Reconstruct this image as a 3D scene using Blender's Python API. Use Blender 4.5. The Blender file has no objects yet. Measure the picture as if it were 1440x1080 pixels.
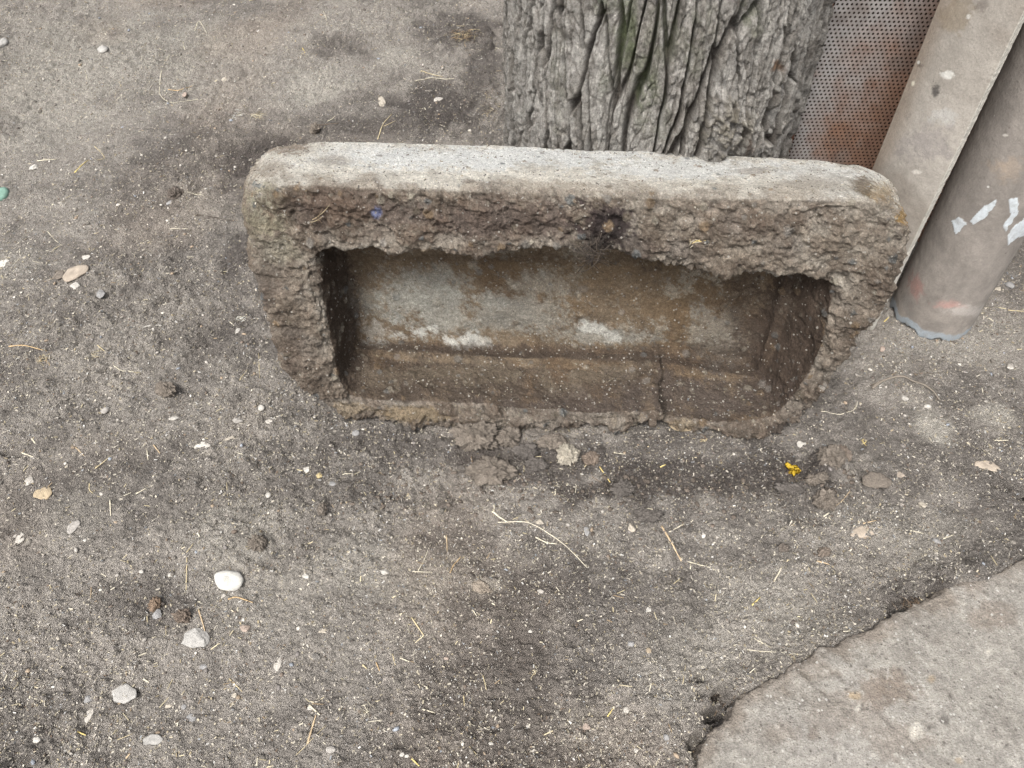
import bpy, bmesh, math, random
import numpy as np
from mathutils import Vector, Matrix, Euler
rng = np.random.default_rng(7); random.seed(7)
SC = bpy.context.scene; COL = SC.collection

# ------------------------------------------------------------------ camera, sky, sun, exposure
F_PX, CAM_H, PITCH = 1081.0, 1.40, math.radians(50.0)
cd = bpy.data.cameras.new('camera'); cam = bpy.data.objects.new('camera', cd); COL.objects.link(cam)
cam.location = (0, 0, CAM_H); cam.rotation_euler = (math.pi/2 - PITCH, 0, 0)
cd.sensor_width = 36; cd.lens = 36*F_PX/1440; cd.clip_start = .02; cd.clip_end = 400
SC.camera = cam
SUN_EL, SUN_AZ = math.radians(58), math.radians(205)      # azimuth measured from +Y (away from the camera) clockwise
W = bpy.data.worlds.new('World'); SC.world = W; W.use_nodes = True
nt = W.node_tree; nt.nodes.clear()
sky = nt.nodes.new('ShaderNodeTexSky'); sky.sky_type = 'NISHITA'; sky.sun_disc = False
sky.sun_elevation = SUN_EL; sky.sun_rotation = SUN_AZ; sky.air_density = 1.0; sky.dust_density = 6; sky.ozone_density = 1
hs = nt.nodes.new('ShaderNodeHueSaturation'); hs.inputs['Saturation'].default_value = .22   # overcast: a nearly white sky
bg = nt.nodes.new('ShaderNodeBackground'); bg.inputs['Strength'].default_value = .13
wo = nt.nodes.new('ShaderNodeOutputWorld')
nt.links.new(sky.outputs[0], hs.inputs['Color']); nt.links.new(hs.outputs[0], bg.inputs['Color']); nt.links.new(bg.outputs[0], wo.inputs[0])
sl = bpy.data.lights.new('sun', 'SUN'); sl.energy = 1.5; sl.angle = math.radians(13); sl.color = (1, .97, .92)
so = bpy.data.objects.new('sun', sl); COL.objects.link(so)
sdir = Vector((math.sin(SUN_AZ)*math.cos(SUN_EL), math.cos(SUN_AZ)*math.cos(SUN_EL), math.sin(SUN_EL)))
so.rotation_euler = sdir.to_track_quat('Z', 'Y').to_euler()
SC.view_settings.view_transform = 'Standard'; SC.view_settings.look = 'None'
SC.view_settings.exposure = 0.95; SC.view_settings.gamma = 1

# ------------------------------------------------------------------ measuring
CP, SP = math.cos(PITCH), math.sin(PITCH)
def rays(px, py):
    x = np.asarray(px, float)-720; y = -(np.asarray(py, float)-540)
    return np.stack([x, y*SP+F_PX*CP, y*CP-F_PX*SP], -1)
def gat(px, py, z=0.0):
    r = rays(px, py); t = (z-CAM_H)/r[..., 2]
    return r*t[..., None] + np.array([0, 0, CAM_H])
def proj(P):
    q = P - np.array([0, 0, CAM_H])
    d = q[..., 1]*CP - q[..., 2]*SP; u = q[..., 1]*SP + q[..., 2]*CP
    d = np.where(d < .05, .05, d)
    return 720+q[..., 0]/d*F_PX, 540-u/d*F_PX, d

# ------------------------------------------------------------------ noise
def _h(*k, s=0):
    a = np.zeros(k[0].shape, np.uint32) + np.uint32((s*2654435761) & 0xffffffff)
    for i, v in enumerate(k):
        a ^= v.astype(np.int64).astype(np.uint32)*np.uint32([374761393, 668265263, 2246822519][i])
        a = (a ^ (a >> np.uint32(13)))*np.uint32(1274126177)
    a ^= a >> np.uint32(16)
    return a
def rnd(*k, s=0): return _h(*k, s=s).astype(np.float64)/4294967295.0
def fade(t): return t*t*t*(t*(t*6-15)+10)
def vn2(x, y, s=0):
    xi, yi = np.floor(x), np.floor(y); fx, fy = fade(x-xi), fade(y-yi)
    a = rnd(xi, yi, s=s); b = rnd(xi+1, yi, s=s); c = rnd(xi, yi+1, s=s); d = rnd(xi+1, yi+1, s=s)
    return ((a+(b-a)*fx)*(1-fy)+(c+(d-c)*fx)*fy)*2-1
def vn3(x, y, z, s=0):
    xi, yi, zi = np.floor(x), np.floor(y), np.floor(z); fx, fy, fz = fade(x-xi), fade(y-yi), fade(z-zi)
    o = 0
    for i in (0, 1):
        wx = fx if i else 1-fx
        for j in (0, 1):
            wy = fy if j else 1-fy
            for k in (0, 1):
                o = o + rnd(xi+i, yi+j, zi+k, s=s)*wx*wy*(fz if k else 1-fz)
    return o*2-1
def fb2(x, y, o=4, s=0, g=.5):
    r, a, t = 0, 1, 0
    for i in range(o):
        c, q = math.cos(i*1.1), math.sin(i*1.1)
        r = r+a*vn2((x*c-y*q)*2**i+i*7.3, (x*q+y*c)*2**i-i*3.1, s+i); t += a; a *= g
    return r/t*1.4
def fb3(P, k, o=4, s=0, g=.5):
    r, a, t = 0, 1, 0
    for i in range(o):
        q = P*(k*2**i)+i*5.37; r = r+a*vn3(q[:, 0]+.3*q[:, 1], q[:, 1]-.3*q[:, 2], q[:, 2]+.2*q[:, 0], s+i); t += a; a *= g
    return r/t*1.5
def worley2(x, y, s=0):
    xi, yi = np.floor(x), np.floor(y); f1 = np.full(x.shape, 9.); f2 = np.full(x.shape, 9.); idd = np.zeros(x.shape)
    for i in (-1, 0, 1):
        for j in (-1, 0, 1):
            cx, cy = xi+i, yi+j
            d = np.hypot(cx+rnd(cx, cy, s=s)-x, cy+rnd(cx, cy, s=s+1)-y)
            c = d < f1
            f2 = np.where(c, f1, np.minimum(f2, d)); idd = np.where(c, rnd(cx, cy, s=s+2), idd); f1 = np.where(c, d, f1)
    return f1, f2, idd
def worley3(P, k, s=0):
    q = P*k; i0 = np.floor(q); f1 = np.full(len(P), 9.); f2 = np.full(len(P), 9.); idd = np.zeros(len(P))
    for i in (-1, 0, 1):
        for j in (-1, 0, 1):
            for l in (-1, 0, 1):
                a, b, c = i0[:, 0]+i, i0[:, 1]+j, i0[:, 2]+l
                d = np.sqrt((a+rnd(a, b, c, s=s)-q[:, 0])**2+(b+rnd(a, b, c, s=s+1)-q[:, 1])**2+(c+rnd(a, b, c, s=s+2)-q[:, 2])**2)
                m = d < f1
                f2 = np.where(m, f1, np.minimum(f2, d)); idd = np.where(m, rnd(a, b, c, s=s+3), idd); f1 = np.where(m, d, f1)
    return f1, f2, idd
def sst(a, b, x):
    t = np.clip((x-a)/(b-a), 0, 1); return t*t*(3-2*t)
def lin(*c):
    c = np.array(c, float)/255; return np.where(c < .04045, c/12.92, ((c+.055)/1.055)**2.4)
def segdist(x, y, pts):
    d = np.full(x.shape, 1e9)
    for (ax, ay), (bx, by) in zip(pts[:-1], pts[1:]):
        vx, vy = bx-ax, by-ay; t = np.clip(((x-ax)*vx+(y-ay)*vy)/(vx*vx+vy*vy+1e-9), 0, 1)
        d = np.minimum(d, np.hypot(x-ax-t*vx, y-ay-t*vy))
    return d
def blobs(x, y, L, warp=0):
    """soft irregular patches: (x, y, rx, ry, strength)"""
    m = np.zeros(x.shape)
    for b in L:
        cx, cy, rx, ry, st = b[:5]
        d = np.hypot((x-cx)/rx, (y-cy)/ry)+warp
        m = np.maximum(m, st*(1-sst(.55, 1.25, d)))
    return m
def inpoly(x, y, poly):
    r = np.zeros(x.shape, bool); n = len(poly)
    for i in range(n):
        (ax, ay), (bx, by) = poly[i], poly[(i+1) % n]
        c = ((ay > y) != (by > y)) & (x < (bx-ax)*(y-ay)/((by-ay) or 1e-9)+ax); r ^= c
    return r

# ------------------------------------------------------------------ mesh helpers
def mesh_np(name, V, Fc, m=None, col=None, attrs=None, smooth=True):
    me = bpy.data.meshes.new(name); V = np.ascontiguousarray(V, np.float32); Fc = np.ascontiguousarray(Fc, np.int32)
    k = Fc.shape[1]; me.vertices.add(len(V)); me.vertices.foreach_set('co', V.ravel())
    me.loops.add(Fc.size); me.loops.foreach_set('vertex_index', Fc.ravel())
    me.polygons.add(len(Fc)); me.polygons.foreach_set('loop_start', np.arange(0, Fc.size, k, dtype=np.int32))
    me.polygons.foreach_set('loop_total', np.full(len(Fc), k, np.int32))
    me.polygons.foreach_set('use_smooth', np.full(len(Fc), smooth, bool))
    me.update(calc_edges=True)
    if m: me.materials.append(m)
    paint(me, col, attrs)
    return me
def paint(me, col=None, attrs=None):
    n = len(me.vertices)
    if col is not None:
        a = me.color_attributes.new('Col', 'FLOAT_COLOR', 'POINT')
        a.data.foreach_set('color', np.concatenate([np.clip(col, 0, 1), np.ones((n, 1))], 1).astype(np.float32).ravel())
    for k, v in (attrs or {}).items():
        a = me.attributes.new(k, 'FLOAT', 'POINT'); a.data.foreach_set('value', np.asarray(v, np.float32))
def link(name, me, parent=None):
    o = bpy.data.objects.new(name, me); COL.objects.link(o)
    if parent: o.parent = parent
    return o
def tag(o, label=None, cat=None, group=None, kind=None):
    for k, v in (('label', label), ('category', cat), ('group', group), ('kind', kind)):
        if v: o[k] = v
    return o
def empty(name, loc, rz=0):
    o = bpy.data.objects.new(name, None); COL.objects.link(o); o.location = loc; o.rotation_euler = (0, 0, rz)
    o.empty_display_size = .05
    return o
def grid_faces(nx, ny, wrap=False):
    i = np.arange(nx if wrap else nx-1); j = np.arange(ny-1); I, J = np.meshgrid(i, j); I2 = (I+1) % nx
    return np.stack([J*nx+I, J*nx+I2, (J+1)*nx+I2, (J+1)*nx+I], -1).reshape(-1, 4)
def get_co(me):
    a = np.empty(len(me.vertices)*3, np.float32); me.vertices.foreach_get('co', a); return a.reshape(-1, 3).astype(float)
def set_co(me, P): me.vertices.foreach_set('co', np.ascontiguousarray(P, np.float32).ravel()); me.update()
def get_no(me):
    a = np.empty(len(me.vertices)*3, np.float32); me.vertex_normals.foreach_get('vector', a); return a.reshape(-1, 3).astype(float)
def remesh(me, voxel):
    o = bpy.data.objects.new('tmp', me); COL.objects.link(o)
    m = o.modifiers.new('r', 'REMESH'); m.mode = 'VOXEL'; m.voxel_size = voxel; m.use_smooth_shade = True
    dg = bpy.context.evaluated_depsgraph_get(); dg.update()
    r = bpy.data.meshes.new_from_object(o.evaluated_get(dg)); bpy.data.objects.remove(o)
    return r

# ------------------------------------------------------------------ materials
def mat(name, base=None, rough=.9, fine=(), specks=(), bump=(), wet=False, metal=0, spec=.3, grain=()):
    """base: colour or None to read the Col attribute; fine: (scale, amount) value noise;
    specks: (scale, radius, share, colour) grains; bump: (kind, scale, height)"""
    m = bpy.data.materials.new(name); m.use_nodes = True; t = m.node_tree; N, Lk = t.nodes, t.links
    b = N['Principled BSDF']; b.inputs['Specular IOR Level'].default_value = spec; b.inputs['Metallic'].default_value = metal
    tc = N.new('ShaderNodeTexCoord'); co = tc.outputs['Object']
    if base is None:
        a = N.new('ShaderNodeAttribute'); a.attribute_name = 'Col'; c = a.outputs['Color']
    else:
        a = N.new('ShaderNodeRGB'); a.outputs[0].default_value = (*base, 1); c = a.outputs[0]
    def math_(op, x, y=None, cl=False):
        n = N.new('ShaderNodeMath'); n.operation = op; n.use_clamp = cl
        for i, v in enumerate((x, y)):
            if v is None: continue
            if isinstance(v, (int, float)): n.inputs[i].default_value = v
            else: Lk.new(v, n.inputs[i])
        return n.outputs[0]
    for sc, am in fine:
        n = N.new('ShaderNodeTexNoise'); n.inputs['Scale'].default_value = sc; n.inputs['Detail'].default_value = 5; n.inputs['Roughness'].default_value = .65
        Lk.new(co, n.inputs['Vector'])
        v = math_('ADD', math_('MULTIPLY', math_('SUBTRACT', n.outputs['Fac'], .5), am*4), 1.0)
        v = math_('MAXIMUM', v, .15)
        mx = N.new('ShaderNodeMix'); mx.data_type = 'RGBA'; mx.blend_type = 'MULTIPLY'; mx.inputs[0].default_value = 1
        Lk.new(c, mx.inputs[6])
        cc = N.new('ShaderNodeCombineColor')
        for i in range(3): Lk.new(v, cc.inputs[i])
        Lk.new(cc.outputs[0], mx.inputs[7]); c = mx.outputs[2]
    for sc, am in grain:                                               # every small grain its own tone
        v = N.new('ShaderNodeTexVoronoi'); v.inputs['Scale'].default_value = sc; Lk.new(co, v.inputs['Vector'])
        sp = N.new('ShaderNodeSeparateColor'); Lk.new(v.outputs['Color'], sp.inputs[0])
        val = math_('ADD', math_('MULTIPLY', math_('POWER', sp.outputs[2], 2.0), am*2), 1-am*.7)
        mx = N.new('ShaderNodeMix'); mx.data_type = 'RGBA'; mx.blend_type = 'MULTIPLY'; mx.inputs[0].default_value = 1; Lk.new(c, mx.inputs[6])
        cc = N.new('ShaderNodeCombineColor')
        for i in range(3): Lk.new(val, cc.inputs[i])
        Lk.new(cc.outputs[0], mx.inputs[7]); c = mx.outputs[2]
    for sc, rad, share, colr in specks:
        v = N.new('ShaderNodeTexVoronoi'); v.inputs['Scale'].default_value = sc; Lk.new(co, v.inputs['Vector'])
        sp = N.new('ShaderNodeSeparateColor'); Lk.new(v.outputs['Color'], sp.inputs[0])
        on = math_('LESS_THAN', sp.outputs[0], share)
        r_ = math_('MULTIPLY', sp.outputs[1], rad)
        edge = math_('MULTIPLY', math_('SUBTRACT', r_, v.outputs['Distance']), 12, True)
        k = math_('MULTIPLY', math_('MULTIPLY', on, edge), .8)
        mx = N.new('ShaderNodeMix'); mx.data_type = 'RGBA'; Lk.new(k, mx.inputs[0]); Lk.new(c, mx.inputs[6])
        mx.inputs[7].default_value = (*colr, 1); c = mx.outputs[2]
    Lk.new(c, b.inputs['Base Color'])
    if wet:
        w = N.new('ShaderNodeAttribute'); w.attribute_name = 'wet'
        Lk.new(math_('SUBTRACT', rough, math_('MULTIPLY', w.outputs['Fac'], .42)), b.inputs['Roughness'])
    else: b.inputs['Roughness'].default_value = rough
    prev = None
    for kind, sc, h in bump:
        if kind == 'v': n = N.new('ShaderNodeTexVoronoi'); out = n.outputs['Distance']
        else:
            n = N.new('ShaderNodeTexNoise'); n.inputs['Detail'].default_value = 6; n.inputs['Roughness'].default_value = .7; out = n.outputs['Fac']
        n.inputs['Scale'].default_value = sc; Lk.new(co, n.inputs['Vector'])
        bp = N.new('ShaderNodeBump'); bp.inputs['Strength'].default_value = 1; bp.inputs['Distance'].default_value = h
        Lk.new(out, bp.inputs['Height'])
        if prev: Lk.new(prev, bp.inputs['Normal'])
        prev = bp.outputs[0]
    if prev: Lk.new(prev, b.inputs['Normal'])
    return m
M_SOIL = mat('soil', None, .95, fine=((9, .07), (45, .16), (200, .24)), grain=((560, .14), (240, .12)), specks=((330, .55, .07, (.38, .34, .30)), (190, .5, .04, (.32, .29, .26)), (260, .5, .04, (.07, .06, .052))),
             bump=(('n', 60, .014), ('n', 230, .012), ('v', 420, .005)), wet=True)
M_TROUGH = mat('old_stone', None, .95, fine=((22, .12), (110, .22), (380, .32)), grain=((420, .18),), specks=((210, .6, .09, (.46, .43, .38)), (240, .5, .05, (.11, .095, .085))),
               bump=(('n', 80, .012), ('n', 260, .010)), spec=.2)
M_SLAB = mat('pale_concrete', None, .92, fine=((14, .12), (90, .18), (330, .30)), grain=((300, .12),), specks=((170, .5, .09, (.62, .6, .56)), (150, .5, .08, (.14, .125, .11)), (330, .55, .12, (.18, .16, .14))),
             bump=(('n', 90, .006), ('n', 300, .006)))
M_BARK = mat('bark', None, .95, fine=((60, .22), (280, .42)), bump=(('n', 110, .012), ('n', 380, .008)), spec=.15)
M_BIT = mat('litter', None, .85, fine=((300, .12),))
M_STONE = mat('stone', None, .8, fine=((120, .08), (500, .12)), bump=(('n', 300, .0015),))
M_CLOD = mat('mud_clod', None, .95, fine=((90, .18), (400, .3)), specks=((330, .5, .06, (.42, .38, .32)),), bump=(('n', 150, .006), ('n', 420, .003)))
M_STRAW = mat('dry_straw', None, .7, fine=((250, .1),))

# ------------------------------------------------------------------ ground surface
def gp(px, py): p = gat(px, py); return p[0], p[1]
def gb(L):
    """patches traced in the photograph, laid on the ground: (px, py, half width px, half height px, strength) -> metres"""
    o = []
    for px, py, rx, ry, st in L:
        x, y = gp(px, py); x2, _ = gp(px+rx, py); _, y2 = gp(px, py-ry); _, y3 = gp(px, py+ry)
        o.append((x, y, abs(x2-x), abs(y2-y3)/2, st))
    return o
WET = gb([(355, 225, 60, 40, .9), (480, 65, 45, 14, .6), (610, 150, 80, 40, .95), (650, 45, 60, 30, .8), (680, 110, 40, 50, .8), (990, 675, 190, 34, 1), (880, 685, 110, 26, 1),
          (1110, 665, 90, 30, .9), (730, 640, 120, 36, .9), (335, 350, 30, 40, .7), (300, 470, 60, 40, .45), (450, 700, 80, 60, .25), (200, 850, 70, 40, .55), (870, 850, 140, 60, .45),
          (790, 790, 60, 40, .3), (60, 620, 50, 26, .35), (1015, 985, 36, 40, .5), (1290, 850, 60, 30, .6), (560, 180, 100, 18, .6), (240, 200, 60, 60, .45), (1400, 700, 50, 20, .3), (740, 930, 90, 40, .3), (560, 625, 110, 20, .5), (960, 628, 130, 16, .6)])
PALE = gb([(120, 90, 150, 80, .7), (440, 125, 55, 26, .9), (560, 80, 28, 14, .6), (70, 160, 70, 60, .5), (270, 60, 60, 30, .5), (1308, 600, 30, 22, 1), (1400, 590, 34, 18, 1), (350, 740, 70, 45, .6), (540, 800, 120, 60, .45),
           (100, 720, 60, 40, .4), (960, 930, 90, 60, .5), (1100, 870, 110, 60, .4), (1250, 740, 110, 40, .35), (678, 832, 22, 16, 1), (840, 1010, 60, 30, .5), (20, 370, 40, 30, .5), (1330, 480, 100, 30, .35), (380, 840, 90, 60, .35), (300, 300, 60, 30, .25)])
CRACKS = [[(1195, 646), (1212, 676), (1235, 690)], [(1388, 660), (1405, 685), (1440, 700)], [(205, 438), (228, 423), (240, 418)], [(255, 508), (275, 492), (292, 485)], [(30, 640), (2, 634)]]
CRACKS = [[gp(*p) for p in c] for c in CRACKS]
HOLES = gb([(1008, 978, 34, 32, .05), (996, 1005, 20, 22, .03), (1408, 682, 16, 9, .02), (1302, 843, 20, 10, .02), (1262, 860, 18, 8, .014), (247, 276, 8, 6, .006), (1361, 568, 8, 5, .008), (635, 39, 10, 6, .02), (480, 64, 24, 10, .012), (526, 24, 6, 4, .01), (985, 1060, 14, 30, .03)])
MOUNDS = gb([(1170, 655, 30, 26, .02), (1160, 705, 20, 16, .012), (1118, 690, 26, 12, .01), (363, 765, 22, 16, .012), (235, 552, 16, 10, .010), (1230, 670, 34, 26, .012), (655, 50, 34, 18, .02), (700, 150, 30, 60, .02),
             (730, 625, 120, 18, .012), (453, 717, 14, 12, .01), (1290, 820, 90, 26, .015), (444, 184, 12, 7, .01)])
SLAB_E = [tuple(gat(a, b, .03)[:2]) for a, b in [(1045, 970), (1140, 922), (1210, 884), (1290, 844), (1345, 816), (1440, 778), (1520, 738)]]
ARC = [gp(*p) for p in [(1228, 545), (1240, 538), (1262, 533), (1285, 534), (1305, 547), (1320, 562)]]
def ground(x, y, full=False):
    w1, w2 = fb2(x*5, y*5, 3, 11), fb2(x*5+9, y*5-4, 3, 12)
    X, Y = x+.03*w1, y+.03*w2
    lump = fb2(x*22, y*22, 4, 23)
    z = .012*fb2(x*1.6, y*1.6, 3, 21)+.006*fb2(x*7, y*7, 3, 22)
    rgh = sst(-.5, .7, fb2(x*2.2+4, y*2.2, 3, 31))
    z = z+(.004+.006*rgh)*lump
    f1, f2, idd = worley2(x*38+.9*w1, y*38+.9*w2, 41)
    z = z+(.002+.008*rgh)*np.maximum(0, .42-f1)*2*(idd > .55)
    f1, f2, idd2 = worley2(x*95, y*95, 47)
    z = z+.0042*np.maximum(0, .5-f1)*2*(idd2 > .45)
    z = z+(.0028+.002*rgh)*fb2(x*70, y*70, 4, 24, .75)+(.005+.008*rgh)*np.abs(fb2(x*26, y*34, 4, 27, .6))
    edge = .25*lump+.3*fb2(x*11, y*11, 3, 52)
    wet = blobs(X, Y, WET, edge); pale = blobs(X, Y, PALE, edge*1.2)
    z = z*(1-.35*wet)
    z = z+.006*wet*np.minimum(0, fb2(x*30, y*18, 4, 71)-.1)*2
    for b in HOLES: z = z-blobs(x, y, [b], .8*lump+.2)
    for b in MOUNDS: z = z+blobs(x, y, [b], .7*lump)*(1+.5*fb2(x*60, y*60, 3, 81))
    ck = np.full(x.shape, 1.)
    for c in CRACKS: ck = np.minimum(ck, segdist(x+.006*fb2(x*40, y*40, 3, 5), y+.006*fb2(x*40+3, y*40, 3, 6), c))
    z = z-.014*(1-sst(.001, .007, ck))
    da = segdist(x, y, ARC); ax = (x-gp(1275, 560)[0])**2+(y-gp(1275, 560)[1])**2
    z = z+.012*(1-sst(.001, .008, da))-.007*(1-sst(0, .0022, ax))
    z = z+.020*(1-sst(.0, .07, segdist(x, y, SLAB_E)))
    if not full: return z
    return z, wet, pale, rgh, lump
def axis(lo, hi, step, far, grow=1.25):
    a = list(np.arange(lo, hi, step)); s = step
    while a[-1] < far: s *= grow; a.append(a[-1]+s)
    s = step; b = [lo]
    while b[-1] > -far: s *= grow; b.append(b[-1]-s)
    return np.array(b[1:][::-1]+a)
xs = axis(-2.3, 2.3, .0036, 90)
ya = [.12]
while ya[-1] < 3.9: ya.append(ya[-1]+.0019+.0011*max(0, ya[-1]-.3)**1.25*1.5)
s = .008
while ya[-1] < 120: s *= 1.25; ya.append(ya[-1]+s)
s = .002; lo = [.12]
while lo[-1] > -60: s *= 1.25; lo.append(lo[-1]-s)
ys = np.array(lo[1:][::-1]+ya)
Xg, Yg = np.meshgrid(xs, ys); xg, yg = Xg.ravel(), Yg.ravel()
zg, wet, pale, rgh, lump = ground(xg, yg, True)
farf = sst(3, 8, np.hypot(xg, yg-1)); zg = zg*(1-farf)
c = np.zeros((len(xg), 3)); tone = sst(-.7, .7, fb2(xg*3.1, yg*3.1, 4, 61)+.6*lump+.35*fb2(xg*12, yg*12, 3, 63))
c[:] = lin(126, 120, 114); c += (lin(165, 158, 150)-c)*tone[:, None]
far_pale = sst(1.2, 3.0, yg)*.12
c += (lin(189, 183, 173)-c)*np.clip(pale*.75+far_pale*(1-wet), 0, 1)[:, None]
c += (lin(82, 75, 71)-c)*(wet*.85)[:, None]
brn = sst(.2, .9, fb2(xg*1.9+7, yg*1.9, 3, 66)); c += (c*np.array([1.03, .985, .95])-c)*brn[:, None]
g_me = mesh_np('ground', np.stack([xg, yg, zg], -1), grid_faces(len(xs), len(ys)), M_SOIL, c, {'wet': wet})
tag(link('ground', g_me), kind='structure')

# ------------------------------------------------------------------ trough: real volume leaning back against the trunk
g0, g1 = gat(560, 600), gat(1090, 618)
E1 = (g1-g0)/np.linalg.norm(g1-g0); UPW = np.array([0, 0, 1.]); BK = np.cross(UPW, E1); LEAN = math.radians(13)
EV = UPW*math.cos(LEAN)+BK*math.sin(LEAN); EN = BK*math.cos(LEAN)-UPW*math.sin(LEAN); O0 = (g0+g1)/2+np.array([0, 0, .027])
def tloc(px, py, w=0.):
    r = rays(px, py); p0 = O0+EN*w; t = np.dot(p0-np.array([0, 0, CAM_H]), EN)/(r@EN)
    q = r*t+np.array([0, 0, CAM_H])-p0; return (q@E1, q@EV)
def tpts(L, w): return [tloc(a, b, w) for a, b in L]
TD, CD = .215, .165
front_px = [(343, 300), (344, 350), (352, 400), (372, 452), (392, 515), (425, 556), (475, 584), (540, 600), (640, 602), (740, 609), (830, 606), (925, 600), (945, 606), (1000, 613), (1060, 619),
            (1100, 612), (1138, 588), (1188, 530), (1206, 486), (1246, 442), (1274, 390), (1284, 335), (1278, 300), (1255, 280), (1180, 276), (1050, 274), (900, 268), (700, 262), (500, 258), (410, 254), (368, 260), (350, 276)]
rim_px = [(440, 372), (446, 352), (520, 352), (600, 358), (680, 362), (760, 352), (830, 350), (880, 358), (960, 376), (1040, 384), (1100, 386), (1145, 388), (1172, 405), (1170, 450), (1155, 500), (1130, 548),
          (1092, 590), (1050, 600), (1000, 598), (940, 590), (928, 582), (850, 586), (760, 580), (660, 573), (600, 569), (520, 568), (488, 562), (472, 535), (464, 480), (454, 420)]
F_O = tpts(front_px, 0); R_O = tpts(rim_px, 0)
back_px = [(347, 262), (353, 240), (366, 218), (388, 202), (420, 196), (480, 194), (700, 200), (900, 207), (1100, 219), (1180, 222), (1222, 231), (1250, 248), (1268, 272)]
B_top = tpts(back_px, TD)
ul, ur = min(p[0] for p in F_O), max(p[0] for p in F_O); 
B_O = [(ul+.03, .2), (ul+.025, .38)]+B_top+[(ur-.02, .38), (ur-.05, .25), (ur-.12, .03), (ur-.25, -.01), (ul+.25, -.01), (ul+.1, .04)]
top_in = max(p[1] for p in R_O)
fl = tpts([(505, 478), (700, 488), (930, 498), (1060, 516)], CD)
FL_O = [fl[0], (fl[0][0]-.004, (fl[0][1]+top_in)/2), (fl[0][0], top_in-.03), (fl[0][0]+.03, top_in-.02), (0, top_in-.025), (fl[3][0]-.02, top_in-.04), (fl[3][0]+.012, top_in-.06), (fl[3][0]+.005, .25)]+fl[::-1][:-1]
CU, CV = -.03, .30
def radial(poly, N=360):
    P = np.array(poly)-np.array([CU, CV]); Q = np.roll(P, -1, 0); out = []
    for k in range(N):
        a = 2*math.pi*k/N; d = np.array([math.cos(a), math.sin(a)]); best = 0
        for p, q in zip(P, Q):
            e = q-p; det = d[0]*-e[1]+d[1]*e[0]
            if abs(det) < 1e-12: continue
            t = (p[0]*-e[1]+p[1]*e[0])/det; u = (d[0]*p[1]-d[1]*p[0])/det
            if t > best and -1e-6 <= u <= 1+1e-6: best = t
        out.append(best)
    r = np.array(out); r = (np.roll(r, 1)+2*r+np.roll(r, -1))/4
    a = 2*np.pi*np.arange(N)/N
    return np.stack([CU+r*np.cos(a), CV+r*np.sin(a)], -1)
rF, rR, rB, rL = radial(F_O), radial(R_O), radial(B_O), radial(FL_O)
cen = np.array([CU, CV])
def inset(r, d):
    v = r-cen; n = np.linalg.norm(v, axis=1, keepdims=True); return cen+v*(n-d)/n
rings = []
for sc in (.02, .3, .6, .88): rings.append((cen+(rL-cen)*sc, CD))
rings += [(inset(rL, .030), CD-.001), (inset(rL, .014), CD-.007), (inset(rL, .004), CD-.018), (rL, CD-.036)]
for t in (.7, .5, .25, .1): rings.append((rR+(rL-rR)*(t**1.15), t*CD))
rings += [(inset(rR, -.004), .004), (inset(rR, -.016), -.003)]
rings += [((rR+rF)/2, -.006), (inset(rF, .034), -.004), (inset(rF, .018), .002), (inset(rF, .006), .014), (rF, .036)]
for t in (.3, .6, .85): rings.append((rF+(rB-rF)*t, TD*t))
rings += [(rB, TD-.02), (inset(rB, .02), TD), (cen+(rB-cen)*.5, TD), (cen+(rB-cen)*.02, TD)]
V = np.concatenate([np.concatenate([r, np.full((len(r), 1), w)], 1) for r, w in rings])
V = np.concatenate([V, [[CU, CV, CD]], [[CU, CV, TD]]]); N = 360
Fq = grid_faces(N, len(rings), True)
me = bpy.data.meshes.new('t')
Fl = Fq.tolist()+[[len(V)-2, (i+1) % N, i] for i in range(N)]+[[len(V)-1, (len(rings)-1)*N+i, (len(rings)-1)*N+(i+1) % N] for i in range(N)]
me.from_pydata(V.tolist(), [], Fl); me.update()
me = remesh(me, .0030)
L = get_co(me); Nn = get_no(me)
Wp = O0+L[:, :1]*E1+L[:, 1:2]*EV+L[:, 2:]*EN; Wn = Nn[:, :1]*E1+Nn[:, 1:2]*EV+Nn[:, 2:]*EN
# which side are we on
px, py, dep = proj(Wp)
topf = sst(.55, .9, Nn[:, 1])*(L[:, 1] > .45)                         # outer long side, now on top
inner = (L[:, 2] > .012)*inpoly(L[:, 0], L[:, 1], [tuple(p) for p in inset(rR, -.012)])*1.0
frontf = sst(.4, .8, -Nn[:, 2])*(1-inner)
floorf = inner*sst(.5, .85, -Nn[:, 2])
n_lo = fb3(L, 7, 3, 3); n_md = fb3(L, 26, 4, 5); n_hi = fb3(L, 90, 4, 8, .65)
f1, f2, wid = worley3(L+.012*np.stack([n_md, n_lo, n_hi], 1), 34, 13)
crumb = sst(.0, .35, f2-f1)
rim_d = np.abs(np.linalg.norm(L[:, :2]-cen, axis=1)-np.linalg.norm(rR-cen, axis=1)[((np.degrees(np.arctan2(L[:, 1]-CV, L[:, 0]-CU)) % 360).astype(int)) % 360])
def terr(n, k): q = n*k; f = np.floor(q); return (f+sst(.55, .95, q-f))/k                      # broken ledges with crisp steps
rough_amt = .25+.75*np.clip(frontf+.6*(1-inner)*(1-topf), 0, 1)*(1-.0*rim_d)
rough_amt = rough_amt*(1-.75*topf)*(1-.55*inner)
nearrim = (1-sst(.01, .045, rim_d))*(L[:, 2] < .05)
disp = (.006*n_lo+(.0016+.006*rough_amt)*n_md)*(1-.6*topf)+inner*(.0035*terr(fb3(L, 30, 4, 57, .6), 3.)+.0016*fb3(L, 120, 3, 59, .7))+(.0008+.0028*rough_amt)*n_hi
an = L*np.array([.85, 1.25, 1.])
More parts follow.
